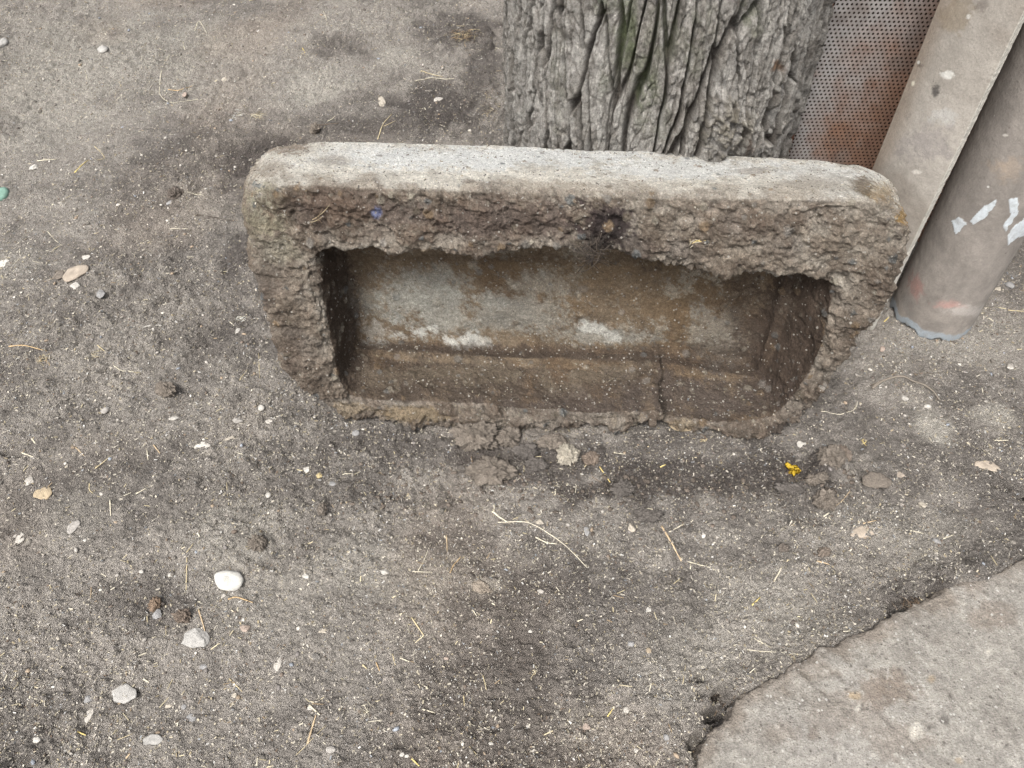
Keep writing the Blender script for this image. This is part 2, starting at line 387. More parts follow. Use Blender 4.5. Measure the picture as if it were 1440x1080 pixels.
disp += rough_amt*(.008*terr(fb3(an, 15, 4, 33, .55), 3.2)+.0055*terr(fb3(an, 50, 3, 35, .6), 3.0)+.0042*fb3(L, 150, 3, 39, .7))
disp += (L[:, 1] < .10)*(L[:, 2] < .09)*(.011*terr(fb3(L, 13, 3, 71), 3)+.004*n_hi)*(1-.4*inner)
disp -= rough_amt*.009*np.maximum(0, .10-np.abs(fb3(an, 22, 4, 37, .6)))*8*.6
disp += rough_amt*.0020*(crumb-.5)*(.4+wid)
disp += nearrim*(.008*fb3(L, 14, 3, 17)+.006*(wid-.5))*(1-.3*inner)
# bedded layers weathered out along the face ends and the lower lip
lay = np.sin((L[:, 1]*150+3.5*n_lo+2*n_md)); endf = sst(.40, .5, np.abs(L[:, 0]+.05))*(1-inner)
disp += .0012*lay*endf*(1-topf)*sst(-.3, .6, n_lo)+.002*np.sin(L[:, 1]*210+5*n_lo+4*n_md)*(L[:, 1] < .075)*(1-inner)
# chipped spots in the top edge
for (a, b, r_, dp) in [(1003, 220, 20, .007), (1180, 232, 22, .004), (420, 205, 25, .003), (1240, 275, 30, .004)]:
    k = np.hypot(px-a, (py-b)*1.3)/r_; disp -= dp*(1-sst(.3, 1.1, k+.3*n_md))*(Nn[:, 1] > -.3)*(L[:, 1] > .4)
# cracks
def pcrack(pts, w): return 1-sst(.3, 1.0, segdist(px+5*n_md, py+4*n_hi, pts)/(w*(1+.7*n_md)))
vis = (Nn[:, 2] < .4)*1.
ck = np.maximum.reduce([pcrack([(927, 500), (930, 540), (936, 575), (936, 606)], 3.0)*inner, .35*pcrack([(907, 452), (918, 470), (927, 500)], 2.4)*inner, pcrack([(936, 560), (937, 606)], 4), pcrack([(1000, 228), (1060, 222)], 0.01),
                        pcrack([(895, 345), (955, 372), (985, 372)], 3)*.8, pcrack([(800, 232), (850, 238), (905, 226)], 2)*.4, pcrack([(1150, 570), (1215, 500), (1240, 470)], 3)*.6,
                        pcrack([(1150, 480), (1178, 500), (1150, 552)], 3)*.5])*vis
disp -= .007*ck
# embedded pebbles
cand = np.flatnonzero((L[:, 2] < .19)); pk = rng.choice(cand, 850, replace=False)
peb = np.zeros(len(L)); pcol = np.zeros((len(L), 3)); PC = [lin(150, 145, 138), lin(176, 168, 152), lin(128, 118, 104), lin(140, 120, 96), lin(120, 124, 124)]
from mathutils import kdtree
kd = kdtree.KDTree(len(L))
for i, p in enumerate(L): kd.insert(p, i)
kd.balance()
for n_, i in enumerate(pk):
    r_ = (.0035+.0075*rng.random()**2.2)*(1 if topf[i] < .5 else .6)
    for _, j, d in kd.find_range(L[i], r_):
        v = math.sqrt(max(0, 1-(d/r_)**2))
        if v > peb[j]*1: peb[j] = v; pcol[j] = PC[n_ % 5]*(.8+.4*((n_*37) % 11)/11)
        disp[j] += .0028*min(1, v*1.6)*(r_/.007)*(.3 if topf[j] > .5 else 1)
Ln = L+Nn*disp[:, None]
Wp2 = O0+Ln[:, :1]*E1+Ln[:, 1:2]*EV+Ln[:, 2:]*EN
# colour: staining, mud and lime of the stone, some shade painted into the cavity
def pb(LL, wp=.35): return blobs(px, py, LL, wp*n_md+.45*n_hi+.35*n_vh)
def mixc(c, col, k): return c+(np.array(col)-c)*np.clip(k, 0, 1)[:, None]
t1 = sst(-.8, .8, n_md+.5*n_hi)
n_vh = fb3(L, 210, 3, 44, .7)
c = np.tile(lin(180, 171, 158), (len(L), 1)); c = mixc(c, lin(130, 119, 108), t1); c = mixc(c, lin(86, 76, 69), sst(.25, .8, fb3(L, 20, 4, 61)+.3*n_vh)*.6); c = mixc(c, lin(168, 160, 148), sst(.1, .7, n_vh+.4*n_md)*.5)
tt = sst(.35, .8, Nn[:, 1])*(L[:, 1] > .45)*sst(-.005, .055, L[:, 2]+.045*n_md+.02*n_hi+.015*n_lo)*(1-.3*sst(.2, .9, n_md+.7*n_hi))       # dirt gives way to clean lime towards the back
c = mixc(c, lin(222, 217, 206), tt*.97)
c = mixc(c, lin(226, 227, 225), tt*pb([(700, 222, 260, 18, .8), (960, 236, 160, 16, .7), (1150, 245, 90, 18, .6), (1180, 275, 60, 20, .5), (520, 215, 90, 14, .5)]))
c = mixc(c, lin(128, 112, 96), tt*pb([(395, 205, 50, 14, .8), (470, 225, 26, 8, .5), (840, 268, 130, 12, .5), (380, 240, 26, 16, .6), (1120, 262, 50, 10, .5), (1060, 240, 30, 5, .5)]))
c = mixc(c, lin(170, 166, 146), pb([(378, 300, 40, 40, .8), (395, 350, 30, 26, .5)])*(1-inner)*vis)
c = mixc(c, lin(92, 80, 72), pb([(365, 420, 24, 30, .5), (400, 470, 26, 50, .5), (440, 540, 30, 30, .5), (1240, 400, 30, 40, .5), (1200, 470, 30, 40, .5), (1150, 560, 40, 30, .5)], .8)*(1-inner)*vis)
c = mixc(c, lin(118, 100, 88), pb([(470, 290, 110, 34, .7), (690, 310, 160, 36, .6), (620, 340, 200, 22, .4), (1090, 300, 120, 22, .35)])*frontf)
c = mixc(c, lin(96, 84, 79), pb([(700, 312, 120, 22, .6), (560, 300, 60, 18, .45), (430, 300, 40, 30, .5), (1040, 320, 60, 16, .4), (380, 400, 30, 40, .35), (420, 500, 30, 40, .35)], .7)*frontf)
c = mixc(c, lin(176, 167, 154), pb([(600, 345, 90, 12, .6), (760, 350, 60, 10, .5), (1180, 340, 60, 40, .45), (1060, 350, 70, 14, .4), (480, 345, 40, 12, .4)], .7)*frontf)
c = mixc(c, lin(178, 170, 158), pb([(1210, 290, 50, 22, .7), (1100, 290, 30, 12, .5), (1010, 268, 40, 12, .6), (1150, 262, 60, 20, .6)])*(1-inner)*vis)
c = mixc(c, lin(76, 66, 66), pb([(845, 318, 42, 34, .9), (900, 345, 36, 18, .5), (960, 350, 40, 16, .4), (1100, 345, 30, 20, .3)])*(1-inner)*vis)
c = mixc(c, lin(160, 132, 88), pb([(1240, 268, 24, 12, .6), (1276, 300, 12, 20, .9)])*(1-inner)*vis)
c = mixc(c, lin(112, 96, 76), pb([(1215, 262, 16, 14, .8), (1250, 280, 16, 12, .4)])*(1-inner)*vis)
c = mixc(c, lin(142, 150, 188), 1.2*(1-sst(.5, 1, np.hypot((px-529)/8, (py-301)/11)+.5*n_hi))*frontf)
# cavity
c = mixc(c, lin(134, 117, 96), inner*.85)
c = mixc(c, lin(108, 95, 80), inner*sst(-.4, .7, fb3(L, 16, 4, 46)+.4*n_vh)*.6)
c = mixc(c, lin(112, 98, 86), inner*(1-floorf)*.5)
c = mixc(c, lin(106, 86, 66), inner*sst(-.25, .6, fb3(L, 9, 4, 48)+.4*n_hi)*.6)
c = mixc(c, lin(124, 104, 80), inner*pb([(800, 380, 260, 26, .6), (960, 430, 90, 60, .6), (560, 370, 80, 16, .4), (800, 430, 40, 20, .5)], .6))
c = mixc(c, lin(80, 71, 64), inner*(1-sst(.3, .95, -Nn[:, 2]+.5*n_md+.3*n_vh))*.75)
c = mixc(c, lin(128, 116, 100), inner*pb([(640, 525, 90, 14, .5), (820, 530, 80, 16, .6), (540, 530, 30, 14, .4)], .8))
c = mixc(c, lin(176, 170, 156), inner*sst(.25, .75, fb3(L, 24, 4, 63, .6)+.4*n_vh)*.5*(L[:, 1] > .12))
fl_ = inner*vis
c = mixc(c, lin(178, 178, 170), pb([(600, 395, 50, 20, .45), (760, 400, 50, 20, .3), (590, 420, 80, 36, .65), (720, 440, 80, 30, .45), (620, 450, 60, 26, .6), (690, 425, 30, 14, .6), (1010, 470, 40, 50, .35), (850, 470, 70, 16, .5)])*fl_)
c = mixc(c, lin(214, 212, 204), pb([(560, 470, 22, 10, .8), (590, 466, 26, 8, .95), (640, 478, 24, 10, .85), (835, 462, 16, 8, .6), (862, 470, 14, 10, .6), (530, 465, 26, 20, .4), (675, 480, 16, 6, .6)], .7)*fl_)
c = mixc(c, lin(82, 70, 61), pb([(760, 492, 240, 9, .55), (1010, 505, 90, 24, .7), (800, 362, 260, 8, .4), (470, 560, 20, 30, .6), (492, 460, 12, 110, .7), (1100, 480, 64, 110, .9), (1120, 420, 70, 60, .85), (1050, 430, 34, 80, .6), (470, 400, 40, 60, .7)], .5)*fl_)  # damp mud plus painted-in shade at the crease and both inner ends
c = mixc(c, lin(100, 90, 84), pb([(760, 575, 220, 12, .5), (960, 560, 140, 30, .5)], .5)*fl_)
c = mixc(c, lin(170, 152, 122), pb([(580, 582, 60, 10, .85), (500, 576, 30, 8, .6), (905, 600, 20, 8, .5), (960, 598, 24, 8, .6)], .5)*vis)
c = mixc(c, lin(52, 46, 44), pb([(1100, 604, 30, 10, .8), (850, 330, 24, 26, .5)], .5)*vis*(1-inner*.5))
c = mixc(c, lin(120, 106, 96), (L[:, 1] < .07)*(1-inner)*.3)
und = (1-topf)*(1-inner); c = c*(1-und[:, None]*np.array([.04, .08, .12])*sst(-.6, .6, n_md+.5*n_lo)[:, None])
lit = sst(.25, .6, peb+.3*n_vh)*(.75-.35*inner); c = c+(pcol-c)*lit[:, None]
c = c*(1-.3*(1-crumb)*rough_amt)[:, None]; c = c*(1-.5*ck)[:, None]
orgT = Vector(O0); cT = Vector(O0)
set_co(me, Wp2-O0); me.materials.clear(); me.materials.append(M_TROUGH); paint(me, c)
tr = link('stone_trough', me); tr.location = O0
tag(tr, 'big weathered stone trough tipped on its long side with its hollow facing the camera', 'trough')
TR_P, TR_N = Wp2, Wn; TR_OK = vis > 0

# ------------------------------------------------------------------ trunk
TCX, TCY, TR = .3145, 1.656, .331
th = np.linspace(0, 2*np.pi, 1500, endpoint=False)
# fine facets towards the camera side, coarser behind
th = th+.55*np.sin(th+math.pi/2)*0
za = list(np.arange(-.08, 1.05, .0030)); s = .003
while za[-1] < 3.4: s = min(s*1.12, .05); za.append(za[-1]+s)
za = np.array(za); TH, ZZ = np.meshgrid(th, za); t_, z_ = TH.ravel(), ZZ.ravel()
cx_, cy_ = np.cos(t_), np.sin(t_)
P3 = np.stack([cx_*TR, cy_*TR, z_*.16], -1)
wa = fb3(P3, 7, 3, 91); wb = fb3(P3*np.array([1, 1, 2.2]), 24, 3, 92)
ts_ = np.mod(t_-np.pi/2, 2*np.pi); sarc = (ts_/(2*np.pi))*50
def wor_wrap(x, y, perx, s):
    xi, yi = np.floor(x), np.floor(y); f1 = np.full(x.shape, 9.); f2 = np.full(x.shape, 9.); idd = np.zeros(x.shape)
    for i in (-1, 0, 1):
        for j in (-1, 0, 1):
            a, b = xi+i, yi+j; am = np.mod(a, perx)
            d = np.hypot(a+rnd(am, b, s=s)-x, b+rnd(am, b, s=s+1)-y); cc = d < f1
            f2 = np.where(cc, f1, np.minimum(f2, d)); idd = np.where(cc, rnd(am, b, s=s+2), idd); f1 = np.where(cc, d, f1)
    return f1, f2, idd
x1 = sarc+1.0*wa+.16*wb; y1 = z_*2.6+.8*wa
f1, f2, id1 = wor_wrap(x1, y1, 50, 101)
fur = np.abs(fb2(sarc*.62+.5*wa+.10*wb, z_*1.5+3, 2, 151)); plate = np.minimum(sst(.02, .13, f2-f1+.04*wb), sst(.0, .06, fur))
f1b, f2b, id2 = wor_wrap(x1*2.0, z_*12+.8*wb, 100, 111)
pl2 = sst(.0, .13, f2b-f1b+.06*wb)
P4 = np.stack([cx_*TR, cy_*TR, z_*.22], -1)
fib = fb3(P4, 70, 4, 121, .65); gr = fb3(np.stack([cx_*TR, cy_*TR, z_], -1), 60, 4, 131, .7)
led = fb3(np.stack([cx_*TR, cy_*TR, z_*.6], -1), 34, 4, 133, .6); led = (np.floor(led*4)+sst(.5, .95, led*4-np.floor(led*4)))/4
rr = TR-.022+.025*plate*(.6+.6*id1)+.005*pl2*(.4+id2)*plate+.0045*fib+.002*gr+.005*led*plate+.0026*fb3(P4, 150, 3, 145, .7)+.0028*fb3(np.stack([cx_*TR, cy_*TR, z_*.55], -1), 120, 3, 143, .75)
rr += .012*np.sin(5*t_+1.0)+.008*np.sin(9*t_+2+z_)
rr += .02*np.exp(-np.maximum(z_, 0)/.12)*(1+.5*np.sin(6*t_+.4))
# swollen knot low on the right of the face
ppx, ppy, _ = proj(np.stack([TCX+cx_*TR, TCY+cy_*TR, z_], -1)); front = (-(cx_*TCX+cy_*TCY) > 0)
kn = (1-sst(.2, 1.1, np.hypot((ppx-1015)/62, (ppy-170)/52)+.25*wa))*front
rr += kn*(.016+.014*gr+.008*wb)
rr *= (1-.05*sst(0, 3, z_))
tc_ = sst(-.7, .7, fib+.5*gr+.4*(id1-.5))
gr2 = fb3(np.stack([cx_*TR, cy_*TR, z_*.6], -1), 150, 3, 141, .75)
c = np.tile(lin(186, 182, 176), (len(t_), 1)); c = mixc(c, lin(138, 133, 126), tc_*.9); c = c*(1+.35*gr2)[:, None]
c = mixc(c, lin(200, 197, 191), sst(.1, .9, gr+.6*wa)*.6*plate)
c = mixc(c, lin(78, 70, 63), (1-plate)*.7); c = mixc(c, lin(92, 84, 76), (1-pl2)*.5)
c = mixc(c, lin(150, 142, 124), kn*.5*sst(-.3, .5, gr))
moss = blobs(ppx, ppy, [(872, 60, 26, 85, .95), (905, 130, 22, 60, .8), (930, 40, 34, 60, .5), (855, 10, 20, 30, .8), (1060, 15, 22, 40, .6), (975, 60, 16, 50, .4), (850, 110, 14, 30, .4), (925, 170, 18, 40, .35), (790, 110, 10, 60, .3), (1000, 30, 12, 40, .4)], .35*wa+.3*wb)*front
c = mixc(c, lin(96, 106, 74), .8*moss*sst(-.75, .35, .25-.5*plate+.6*gr+.4*led))
c = mixc(c, lin(134, 102, 76), front*(1-sst(.4, 1, np.hypot((ppx-1085)/9, (ppy-88)/12)+.4*gr))*.8)
c = mixc(c, lin(112, 88, 70), front*(1-sst(.4, 1.2, np.hypot((ppx-1046)/7, (ppy-195)/22)+.4*gr))*.6)
soil_ = (1-sst(0, .1, z_+.03*wa)); c = mixc(c, lin(104, 92, 80), soil_*.7)
V = np.stack([cx_*rr, cy_*rr, z_], -1)
tree = empty('tree', (TCX, TCY, 0))
tag(tree, 'thick old tree trunk with deeply furrowed grey bark and a little moss behind the trough', 'tree')
link('trunk', mesh_np('trunk', V, grid_faces(len(th), len(za), True), M_BARK, c), tree)

# ------------------------------------------------------------------ boards added behind to darken the sheet's holes, perforated sheet, two pipes
SHY = 1.70
M_BACKING = mat('backing_wood', lin(62, 48, 40), .9, fine=((12, .15), (90, .25)), bump=(('n', 60, .004),))
def box_bm(bm, x0, x1, y0, y1, z0, z1, bev=.003):
    r = bmesh.ops.create_cube(bm, size=1); vs = r['verts']
    for v in vs: v.co = Vector(((x0+x1)/2+v.co.x*(x1-x0), (y0+y1)/2+v.co.y*(y1-y0), (z0+z1)/2+v.co.z*(z1-z0)))
    bmesh.ops.bevel(bm, geom=list({e for v in vs for e in v.link_edges}), offset=bev, segments=1, affect='EDGES')
def bm_me(name, bm, m):
    e = bpy.data.meshes.new(name); bm.to_mesh(e); bm.free(); e.materials.append(m); return e
fe = empty('added_backing', (1.2, SHY+.075, 0))  # added backing so the holes and the gap by the trunk look dark
tag(fe, 'dark boards added just behind the perforated metal sheet to darken its holes', 'added backing')
for i in range(10):
    bm = bmesh.new(); x = -.52+i*.142; z1 = 1.5+.03*math.sin(i*2.7)
    box_bm(bm, x, x+.134, -.011+.002*(i % 3), .011+.002*(i % 3), -.03, z1); link('board', bm_me('board', bm, M_BACKING), fe)
for z in (.35, 1.2):
    bm = bmesh.new(); box_bm(bm, -.52, .89, .017, .05, z, z+.08); link('backing_rail', bm_me('backing_rail', bm, M_BACKING), fe)
# perforated sheet, every hole cut through
SX0, SX1, SZ1, PIT = .705, 1.36, 1.42, .0105
rowh = PIT*math.sqrt(3)/2; nx = int((SX1-SX0)/PIT); nz = int(SZ1/rowh); R6 = PIT/math.sqrt(3)
ang = np.radians(np.arange(12)*30+30); cell = np.where(np.arange(12) % 2 == 0, R6, PIT/2)
outer = np.stack([np.cos(ang)*cell, np.sin(ang)*cell], -1); hole = np.stack([np.cos(ang), np.sin(ang)], -1)*PIT*.275
I, J = np.meshgrid(np.arange(nx), np.arange(nz)); cx0 = (I+.5*(J % 2)).ravel()*PIT+.006; cz0 = J.ravel()*rowh+.006
cc = np.stack([cx0, cz0], -1); n = len(cc); vv = np.concatenate([cc[:, None]+outer, cc[:, None]+hole], 1)
def sheet_layer(y): 
    q = vv.reshape(-1, 2); return np.stack([q[:, 0], np.full(len(q), y), q[:, 1]], -1)
k = np.arange(12); k2 = (k+1) % 12
fr = np.stack([k, k2, k2+12, k+12], -1); base = (np.arange(n)*24)[:, None, None]
NV = n*24; ff = (base+fr).reshape(-1, 4); fb = ff[:, ::-1]+NV
wl = (base+np.stack([k+12, k2+12], -1)).reshape(-1, 2); wall = np.stack([wl[:, 0], wl[:, 1], wl[:, 1]+NV, wl[:, 0]+NV], -1)
Vs = np.concatenate([sheet_layer(0), sheet_layer(.0016)]); Vs[:, 1] += .05*(Vs[:, 2]/SZ1)+.004*np.sin(Vs[:, 0]*9+Vs[:, 2]*3)
ns = fb3(np.stack([Vs[:, 0], Vs[:, 1], Vs[:, 2]], -1), 5, 4, 201); ns2 = fb3(Vs, 40, 3, 205)
rust = np.clip(sst(.02, .26, Vs[:, 0]+.13*ns+.12*(.8-Vs[:, 2]))*.85+sst(.1, .7, ns)*.35+.12*ns2, 0, 1)
c = np.tile(lin(150, 148, 146), (len(Vs), 1)); c = mixc(c, lin(126, 98, 82), np.clip(rust*1.2+.1, 0, 1)); c = mixc(c, lin(110, 82, 70), sst(.0, .9, ns2)*.6*rust)
c = mixc(c, lin(106, 96, 90), sst(.1, .8, fb3(Vs, 14, 3, 207))*.5)
M_SHEET = mat('rusty_galvanised_steel', None, .5, fine=((60, .2),), metal=.1, spec=.5)
sh = empty('perforated_sheet', (SX0, SHY, -.01))
tag(sh, 'rusty perforated metal sheet standing between the tree trunk and the cement board', 'metal sheet')
link('panel', mesh_np('panel', Vs, np.concatenate([ff, fb, wall]), M_SHEET, c, smooth=False), sh)
bm = bmesh.new(); e0 = -.005
for z in np.arange(0, SZ1-.02, .1):
    y = .05*(z/SZ1); y1 = .05*((z+.1)/SZ1)
    vsb = [bm.verts.new(p) for p in [(e0, y-.001, z), (.0012, y-.001, z), (.0012, y1-.001, z+.1), (e0, y1-.001, z+.1), (e0, y+.003, z), (.0012, y+.003, z), (.0012, y1+.003, z+.1), (e0, y1+.003, z+.1)]]
    for q in ((0, 1, 2, 3), (4, 7, 6, 5), (0, 3, 7, 4), (1, 5, 6, 2)): bm.faces.new([vsb[i] for i in q])
link('edge_strip', bm_me('edge_strip', bm, mat('rusty_edge', lin(100, 72, 60), .7, fine=((60, .2),), metal=.2)), sh)

M_PIPE = mat('fibre_cement', None, .75, fine=((7, .09), (45, .09), (300, .14)), specks=((70, .35, .03, (.5, .49, .46)), (110, .3, .03, (.12, .1, .09))), bump=(('n', 30, .002), ('n', 200, .0012)), spec=.35)
def pipe(name, az, dist, R, wall, H, basecol, seed, marks, label, lean=(0, 0), zbase=0, rimcol=None, chew=.004):
    n = 420; za = np.concatenate([np.arange(0, .9, .0028), np.arange(.9, H, .03), [H]]); t = np.linspace(0, 2*np.pi, n, endpoint=False)
    T, Z = np.meshgrid(t, za); T, Z = T.ravel(), Z.ravel(); x0, y0 = dist*math.sin(az), dist*math.cos(az)
    q = np.stack([np.cos(T)*R, np.sin(T)*R, Z], -1); n1 = fb3(q, 5, 4, seed); n2 = fb3(q, 30, 4, seed+9); n3 = fb3(q, 110, 3, seed+12, .7); scr = fb3(q*np.array([1, 1, .12]), 60, 3, seed+14)
    bot = chew*(fb3(np.stack([np.cos(T), np.sin(T), T*0], -1), 3, 4, seed+3)+.15*fb3(np.stack([np.cos(T), np.sin(T), T*0], -1), 9, 2, seed+4)); Zb = Z+bot*(1-sst(0, .05, Z))
    rr = R+.0008*n1+.0003*n2-.0015*(1-sst(0, .006, Z))
    P = np.stack([np.cos(T)*rr+lean[0]*Zb, np.sin(T)*rr+lean[1]*Zb, Zb], -1)
    Wq = P+np.array([x0, y0, zbase]); a, b, _ = proj(Wq); fc = (-(np.cos(T)*x0+np.sin(T)*y0) > 0)
    c = np.tile(basecol, (len(T), 1)); c = mixc(c, np.array(basecol)*.72, sst(-.2, .9, n1)*.6); c = mixc(c, np.array(basecol)*1.22, sst(0, .9, -n1+.3*n2)*.5); c = c*(1+.10*n3+.09*scr+.10*n2)[:, None]; c = mixc(c, lin(150, 142, 134), (1-sst(0, .16, Z+.05*n1))*.5*sst(-.3, .6, n2))
    pnt = np.zeros(len(T))
    for kind, geo, col, st in marks:
        if kind == 'b': k_ = blobs(a, b, [geo+(1,)], .45*n1+.6*n2+.4*n3)*fc*(.75+.4*n2)
        else: k_ = inpoly(a+3*n2, b+3*n2, geo)*fc*1.0
        c = mixc(c, col, k_*st*(.9+.25*n3))
        if kind == 'p': P = P+np.stack([np.cos(T), np.sin(T), T*0], -1)*(k_*.0009)[:, None]
    if rimcol is not None: c = mixc(c, rimcol, (1-sst(.020, .026, Z+.005*n1+.004*n2))*(.8+.3*n3))
    nz = len(za); inr = np.stack([np.cos(T)*(R-wall)+lean[0]*Zb, np.sin(T)*(R-wall)+lean[1]*Zb, Zb], -1)[::1]
    sel = (np.arange(nz) % 8 == 0) | (np.arange(nz) == nz-1); idx = np.flatnonzero(sel)
    inr = inr.reshape(nz, n, 3)[idx].reshape(-1, 3); m0 = len(P)
    Fo = grid_faces(n, nz, True); Fi = grid_faces(n, len(idx), True)[:, ::-1]+m0
    i = np.arange(n); j = (i+1) % n
    Fb = np.stack([i, i+m0, j+m0, j], -1); Ft = np.stack([i+(nz-1)*n, j+(nz-1)*n, j+m0+(len(idx)-1)*n, i+m0+(len(idx)-1)*n], -1)
    me = mesh_np(name, np.concatenate([P, inr]), np.concatenate([Fo, Fi, Fb, Ft]), M_PIPE, np.concatenate([c, np.tile(np.array(basecol)*.8, (len(inr), 1))]))
    o = link(name, me); o.location = (x0, y0, zbase); return tag(o, label, 'pipe')
WH = lin(184, 190, 194)
# the nearer one is a shallow curved board, its cut right edge turned to the camera
def curved_board():
    P0, P1 = np.array([.814, 1.476]), np.array([.901, 1.346]); d = (P1-P0)/np.linalg.norm(P1-P0); nrm = np.array([d[1], -d[0]]); nrm = nrm if nrm@P0 < 0 else -nrm
    LW = np.linalg.norm(P1-P0); H = 1.42; nu = 64; sz = np.concatenate([np.arange(0, .95, .0028), np.arange(.95, H, .03), [H]]); u = np.linspace(0, 1, nu)
    k = np.concatenate([u, [1, 1, 1], u[::-1], [0, 0, 0]]); off = np.concatenate([.011*(1-(2*u-1)**2), [-.004, -.008, -.012], .011*(1-(2*u[::-1]-1)**2)-.016, [-.012, -.008, -.004]])
    n = len(k); K, Z = np.meshgrid(np.arange(n), sz); kk, oo, zz = k[K].ravel(), off[K].ravel(), Z.ravel()
    XY = P0+d*(kk*LW)[:, None]+nrm*oo[:, None]; Q = np.stack([XY[:, 0], XY[:, 1], zz], -1); n1, n2, n3 = fb3(Q, 6, 4, 341), fb3(Q, 34, 4, 345), fb3(Q, 150, 3, 349, .7)
    edge = sst(.985, 1, kk)*(oo < 0.0005)
    Q = Q+np.stack([nrm[0]*np.ones(len(Q)), nrm[1]*np.ones(len(Q)), np.zeros(len(Q))], -1)*(.0008*n1+.0003*n2+edge*.0012*n3)[:, None]
    Q[:, :2] += d*(edge*(.0004*n2+.0010*n3))[:, None]; Q[:, 2] += (1-sst(0, .02, zz))*.004*n2; Q[:, 1] += .03*zz
    a, b, _ = proj(Q); c = np.tile(lin(148, 142, 134), (len(Q), 1)); c = mixc(c, lin(122, 112, 102), sst(-.3, .8, n1+.3*n2)*.5); c = mixc(c, lin(168, 162, 154), sst(0, .8, -n1+.5*n2)*.45)
    c = mixc(c, lin(124, 106, 88), (1-sst(.0, .3, kk+.12*n1))*.5); c = mixc(c, lin(176, 173, 164), edge*.8)
    for x, y, r1, r2, col, st in [(1316, 130, 7, 7, (70, 66, 64), .85), (1333, 105, 7, 5, (208, 206, 200), .9), (1293, 92, 6, 4, (84, 76, 70), .7), (1322, 162, 22, 14, (178, 176, 172), .6), (1345, 20, 26, 24, (132, 118, 98), .5),
                                  (1284, 117, 3, 4, (214, 208, 190), .8), (1288, 242, 7, 3, (200, 194, 186), .7), (1362, 24, 3, 3, (205, 203, 198), .8), (1380, 8, 8, 8, (112, 104, 98), .6), (1300, 200, 40, 26, (138, 132, 130), .5), (1390, 115, 4, 4, (116, 108, 102), .6)]:
        c = mixc(c, lin(*col), blobs(a, b, [(x, y, r1, r2, 1)], .5*n2+.5*n3)*st)
    c = c*(1+.10*n3)[:, None]
    org = np.array([*P1, 0]); F_ = grid_faces(n, len(sz), True); Q = np.vstack([Q-org, (Q[:n].mean(0)-org)[None], (Q[-n:].mean(0)-org)[None]]); c = np.vstack([c, c[:1], c[:1]])
    i_ = np.arange(n); j_ = (i_+1) % n; m0 = (len(sz)-1)*n; NV_ = len(Q)
    me = bpy.data.meshes.new('cement_board'); me.from_pydata(Q.tolist(), [], F_.tolist()+np.stack([i_*0+NV_-2, j_, i_], -1).tolist()+np.stack([i_*0+NV_-1, i_+m0, j_+m0], -1).tolist()); me.update()
    me.materials.append(M_PIPE); paint(me, c); o = link('cement_board', me); o.location = org
    return tag(o, 'pale grey slightly curved cement board leaning upright beside the right end of the trough', 'board')
curved_board()
pipe('cement_pipe', math.radians(37.35), 1.775, .0993, .009, 1.5, lin(124, 118, 112), 331,
     [('p', [(1339, 311), (1352, 307), (1361, 316), (1352, 325), (1343, 329)], WH, .95), ('p', [(1364, 312), (1372, 298), (1392, 283), (1401, 280), (1396, 294), (1380, 310), (1370, 316)], WH, .95),
      ('p', [(1417, 278), (1430, 277), (1434, 288), (1424, 312), (1414, 325), (1411, 318), (1420, 300)], WH, .95), ('p', [(1416, 345), (1418, 330), (1432, 310), (1445, 300), (1445, 330), (1426, 335)], WH, .95),
      ('b', (1352, 436, 34, 9), lin(176, 170, 164), .7), ('b', (1335, 430, 22, 6), lin(178, 128, 120), .5), ('b', (1288, 405, 10, 20), lin(150, 104, 96), .6),
      ('b', (1275, 425, 14, 14), lin(120, 116, 112), .6), ('b', (1414, 190, 6, 2), lin(205, 200, 192), .8), ('b', (1415, 235, 22, 20), lin(160, 142, 122), .5)],
     'round brown cement pipe with white paint dabs and a broken blue-grey bottom rim', (0, .05), zbase=.004, rimcol=lin(138, 146, 152), chew=.016)

# ------------------------------------------------------------------ pale slab in the lower right corner
SZT = .035
edge_px = [(972, 1110), (978, 1080), (984, 1052), (992, 1038), (1004, 1022), (1026, 1012), (1034, 990), (1045, 975), (1090, 952), (1140, 927), (1180, 903), (1210, 890), (1250, 866), (1290, 850), (1305, 840), (1345, 822), (1400, 804), (1440, 784), (1500, 752)]
ep = [tuple(gat(a, b, SZT)[:2]) for a, b in edge_px]
poly = ep+[(ep[-1][0]+.16, ep[-1][1]+.07), (1.15, .22), (1.02, -.12), (.5, -.28), (.28, -.10)]
poly = np.array(poly); bm = bmesh.new()
def densify(p, st=.01):
    out = []
    for a, b in zip(p, np.roll(p, -1, 0)):
        n = max(1, int(np.linalg.norm(b-a)/st)); out += [a+(b-a)*i/n for i in range(n)]
    return np.array(out)
pd = densify(poly); v0 = [bm.verts.new((x, y, -.04)) for x, y in pd]; v1 = [bm.verts.new((x, y, SZT-.006)) for x, y in pd]
cpt = pd.mean(0); pin = pd+(cpt-pd)*(.007/np.linalg.norm(cpt-pd, axis=1, keepdims=True)); v2 = [bm.verts.new((x, y, SZT)) for x, y in pin]
for i in range(len(pd)):
    j = (i+1) % len(pd); bm.faces.new((v0[i], v0[j], v1[j], v1[i])); bm.faces.new((v1[i], v1[j], v2[j], v2[i]))
bm.faces.new(v2); bm.faces.new(v0[::-1]); bmesh.ops.recalc_face_normals(bm, faces=bm.faces)
me = bpy.data.meshes.new('slab'); bm.to_mesh(me); bm.free(); me = remesh(me, .003)
L = get_co(me); Nn = get_no(me); px, py, _ = proj(L)
n_lo = fb3(L, 6, 3, 403); n_md = fb3(L, 28, 4, 405); n_hi = fb3(L, 110, 4, 408, .65); side = 1-sst(.3, .9, Nn[:, 2])
pit = worley3(L, 70, 415); pits = (1-sst(.1, .3, pit[0]))*(pit[2] > .8)
